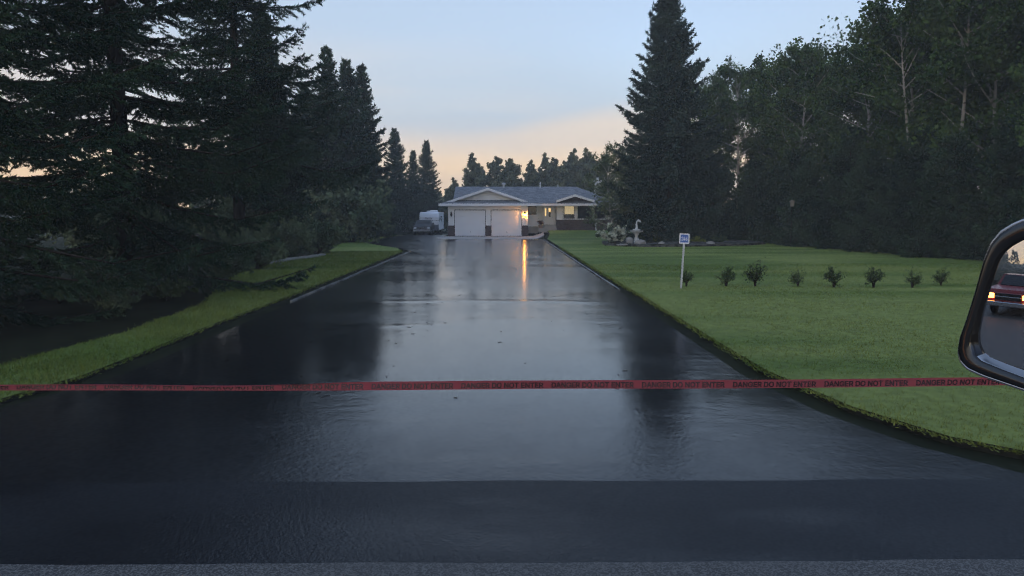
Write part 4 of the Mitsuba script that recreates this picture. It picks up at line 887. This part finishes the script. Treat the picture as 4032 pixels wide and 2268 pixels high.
o_pts = np.array([(0.02, 0.116), (-0.0291, 0.1024), (-0.0435, 0.096), (-0.0576, 0.0868), (-0.0681, 0.073), (-0.0756, 0.0504), (-0.0837, 0.0089), (-0.0925, -0.0284), (-0.0997, -0.0541), (-0.101, -0.0718), (-0.0973, -0.0834),
                  (-0.0872, -0.0916), (-0.0654, -0.0968), (-0.0394, -0.1004), (-0.0118, -0.1042), (0.075, -0.122), (0.105, -0.118), (0.124, -0.10), (0.116, 0.075), (0.102, 0.106), (0.075, 0.118)])
def loop(p, n=160):
    ring = Polygon(p).buffer(0.006).buffer(-0.012).buffer(0.006).exterior; out = []
    for a in np.arange(n) / n * 2 * np.pi:
        c = ring.intersection(LineString([(0, 0), (0.4 * math.cos(a), 0.4 * math.sin(a))])); c = c if c.geom_type == 'Point' else list(c.geoms)[-1]
        out.append((c.x, c.y))
    return np.array(out)
gl, ol = loop(g_pts), loop(o_pts); NL = len(gl)
def skin(loops):
    v = np.vstack([mloc(a[:, 0] + 0.66 * max(0.0, -q - 0.006), a[:, 1], np.full(NL, q)) for a, q in loops]); i = np.arange(NL); f = []
    for k in range(len(loops) - 1): f.append(np.stack([k * NL + i, k * NL + (i + 1) % NL, (k + 1) * NL + (i + 1) % NL, (k + 1) * NL + i], 1))
    f = np.vstack(f); return trimesh.Trimesh(v, np.vstack([f[:, [0, 1, 2]], f[:, [0, 2, 3]]]), process=False)
bez = [(ol * 1.0, -0.022), (ol * 1.005, -0.012), (ol * 0.99, -0.003)] + [(ol * (1 - t) * 0.99 + gl * t * 1.02, 0.004 * math.sin(math.pi * (0.15 + 0.7 * t))) for t in (0.1, 0.3, 0.5, 0.7, 0.9, 1.0)] + [(gl, -0.004), (gl * 0.99, -0.012)]
obj('housing', skin([(ol * 0.05, -0.115), (ol * 0.45, -0.108), (ol * 0.75, -0.085), (ol * 0.94, -0.05), (ol * 0.995, -0.0235)]), 'm_gloss_black', Mr, smooth=True)
obj('bezel', skin(bez), 'm_gloss_black', Mr, smooth=60)
tl_ = np.vstack([ol, ol[:1]]) * 1.004
obj('trim', MB().tube(mloc(tl_[:, 0], tl_[:, 1], np.full(len(tl_), -0.005)), 0.0024, 10, cap=False), 'm_chrome', Mr, smooth=True)
def strip(loops, lo, hi):
    n = hi - lo; v = np.vstack([mloc(a[lo:hi, 0], a[lo:hi, 1], np.full(n, q)) for a, q in loops]); i = np.arange(n - 1)
    return v, np.vstack([np.stack([k * n + i, k * n + i + 1, (k + 1) * n + i + 1, (k + 1) * n + i], 1) for k in range(len(loops) - 1)])
obj('inner_trim', strip([(gl * 1.012, 0.0012), (gl * 0.99, -0.0010), (gl * 0.945, -0.0085)], 100, 142), 'm_chrome', Mr, smooth=True)
fr = np.linspace(0, 0.995, 15)[1:]; vv = [mc]; RC = 1.25
gv = np.vstack([mloc(np.zeros(1), np.zeros(1), np.full(1, -0.003 - 0.005525 / (2 * RC)))] + [mloc(gl[:, 0] * k, gl[:, 1] * k, -0.003 - ((gl * k - [-0.055, 0.05]) ** 2).sum(1) / (2 * RC)) for k in fr]); i = np.arange(NL); gf = [np.stack([0 * i, 1 + i, 1 + (i + 1) % NL], 1)]
for k in range(len(fr) - 1):
    q = np.stack([1 + k * NL + i, 1 + (k + 1) * NL + i, 1 + (k + 1) * NL + (i + 1) % NL, 1 + k * NL + (i + 1) % NL], 1); gf += [q[:, [0, 1, 2]], q[:, [0, 2, 3]]]
obj('glass', trimesh.Trimesh(gv, np.vstack(gf), process=False), 'm_mirror', Mr, smooth=True)
arm = [mloc(np.array([s]), np.array([t]), np.array([q]))[0] for s, t, q in ((0.06, -0.06, -0.06), (0.13, -0.09, -0.07), (0.22, -0.13, -0.05), (0.34, -0.16, -0.02))]
obj('arm', MB().tube(arm, [0.03, 0.032, 0.035, 0.045], 14), 'm_black', Mr, smooth=40)
# the red pickup behind on the road, which the mirror shows
pickup('pickup_truck', 'dark red pickup with glowing lamps on the road, seen in the car mirror', 'm_truck_red', MT.translation_matrix([-11.6, 2.45, -0.01]) @ MT.rotation_matrix(math.radians(97), [0, 0, 1]), lamp=(0.8, 0.30, 0.05))

# ------------------------------------------------------------------ thin evening mist
scene['mist'] = {'type': 'homogeneous', 'albedo': {'type': 'rgb', 'value': [0.95, 0.95, 0.95]}, 'sigma_t': 0.0015}
scene['haze'] = {'type': 'cube', 'to_world': T().translate([0, 100, 9.25]).scale([330, 330, 10.45]), 'bsdf': {'type': 'null'}, 'interior': {'type': 'ref', 'id': 'mist'}}
labels['haze'] = {'kind': 'stuff', 'label': 'thin evening mist hanging over the property', 'category': 'haze'}
scene['camera']['medium'] = {'type': 'ref', 'id': 'mist'}
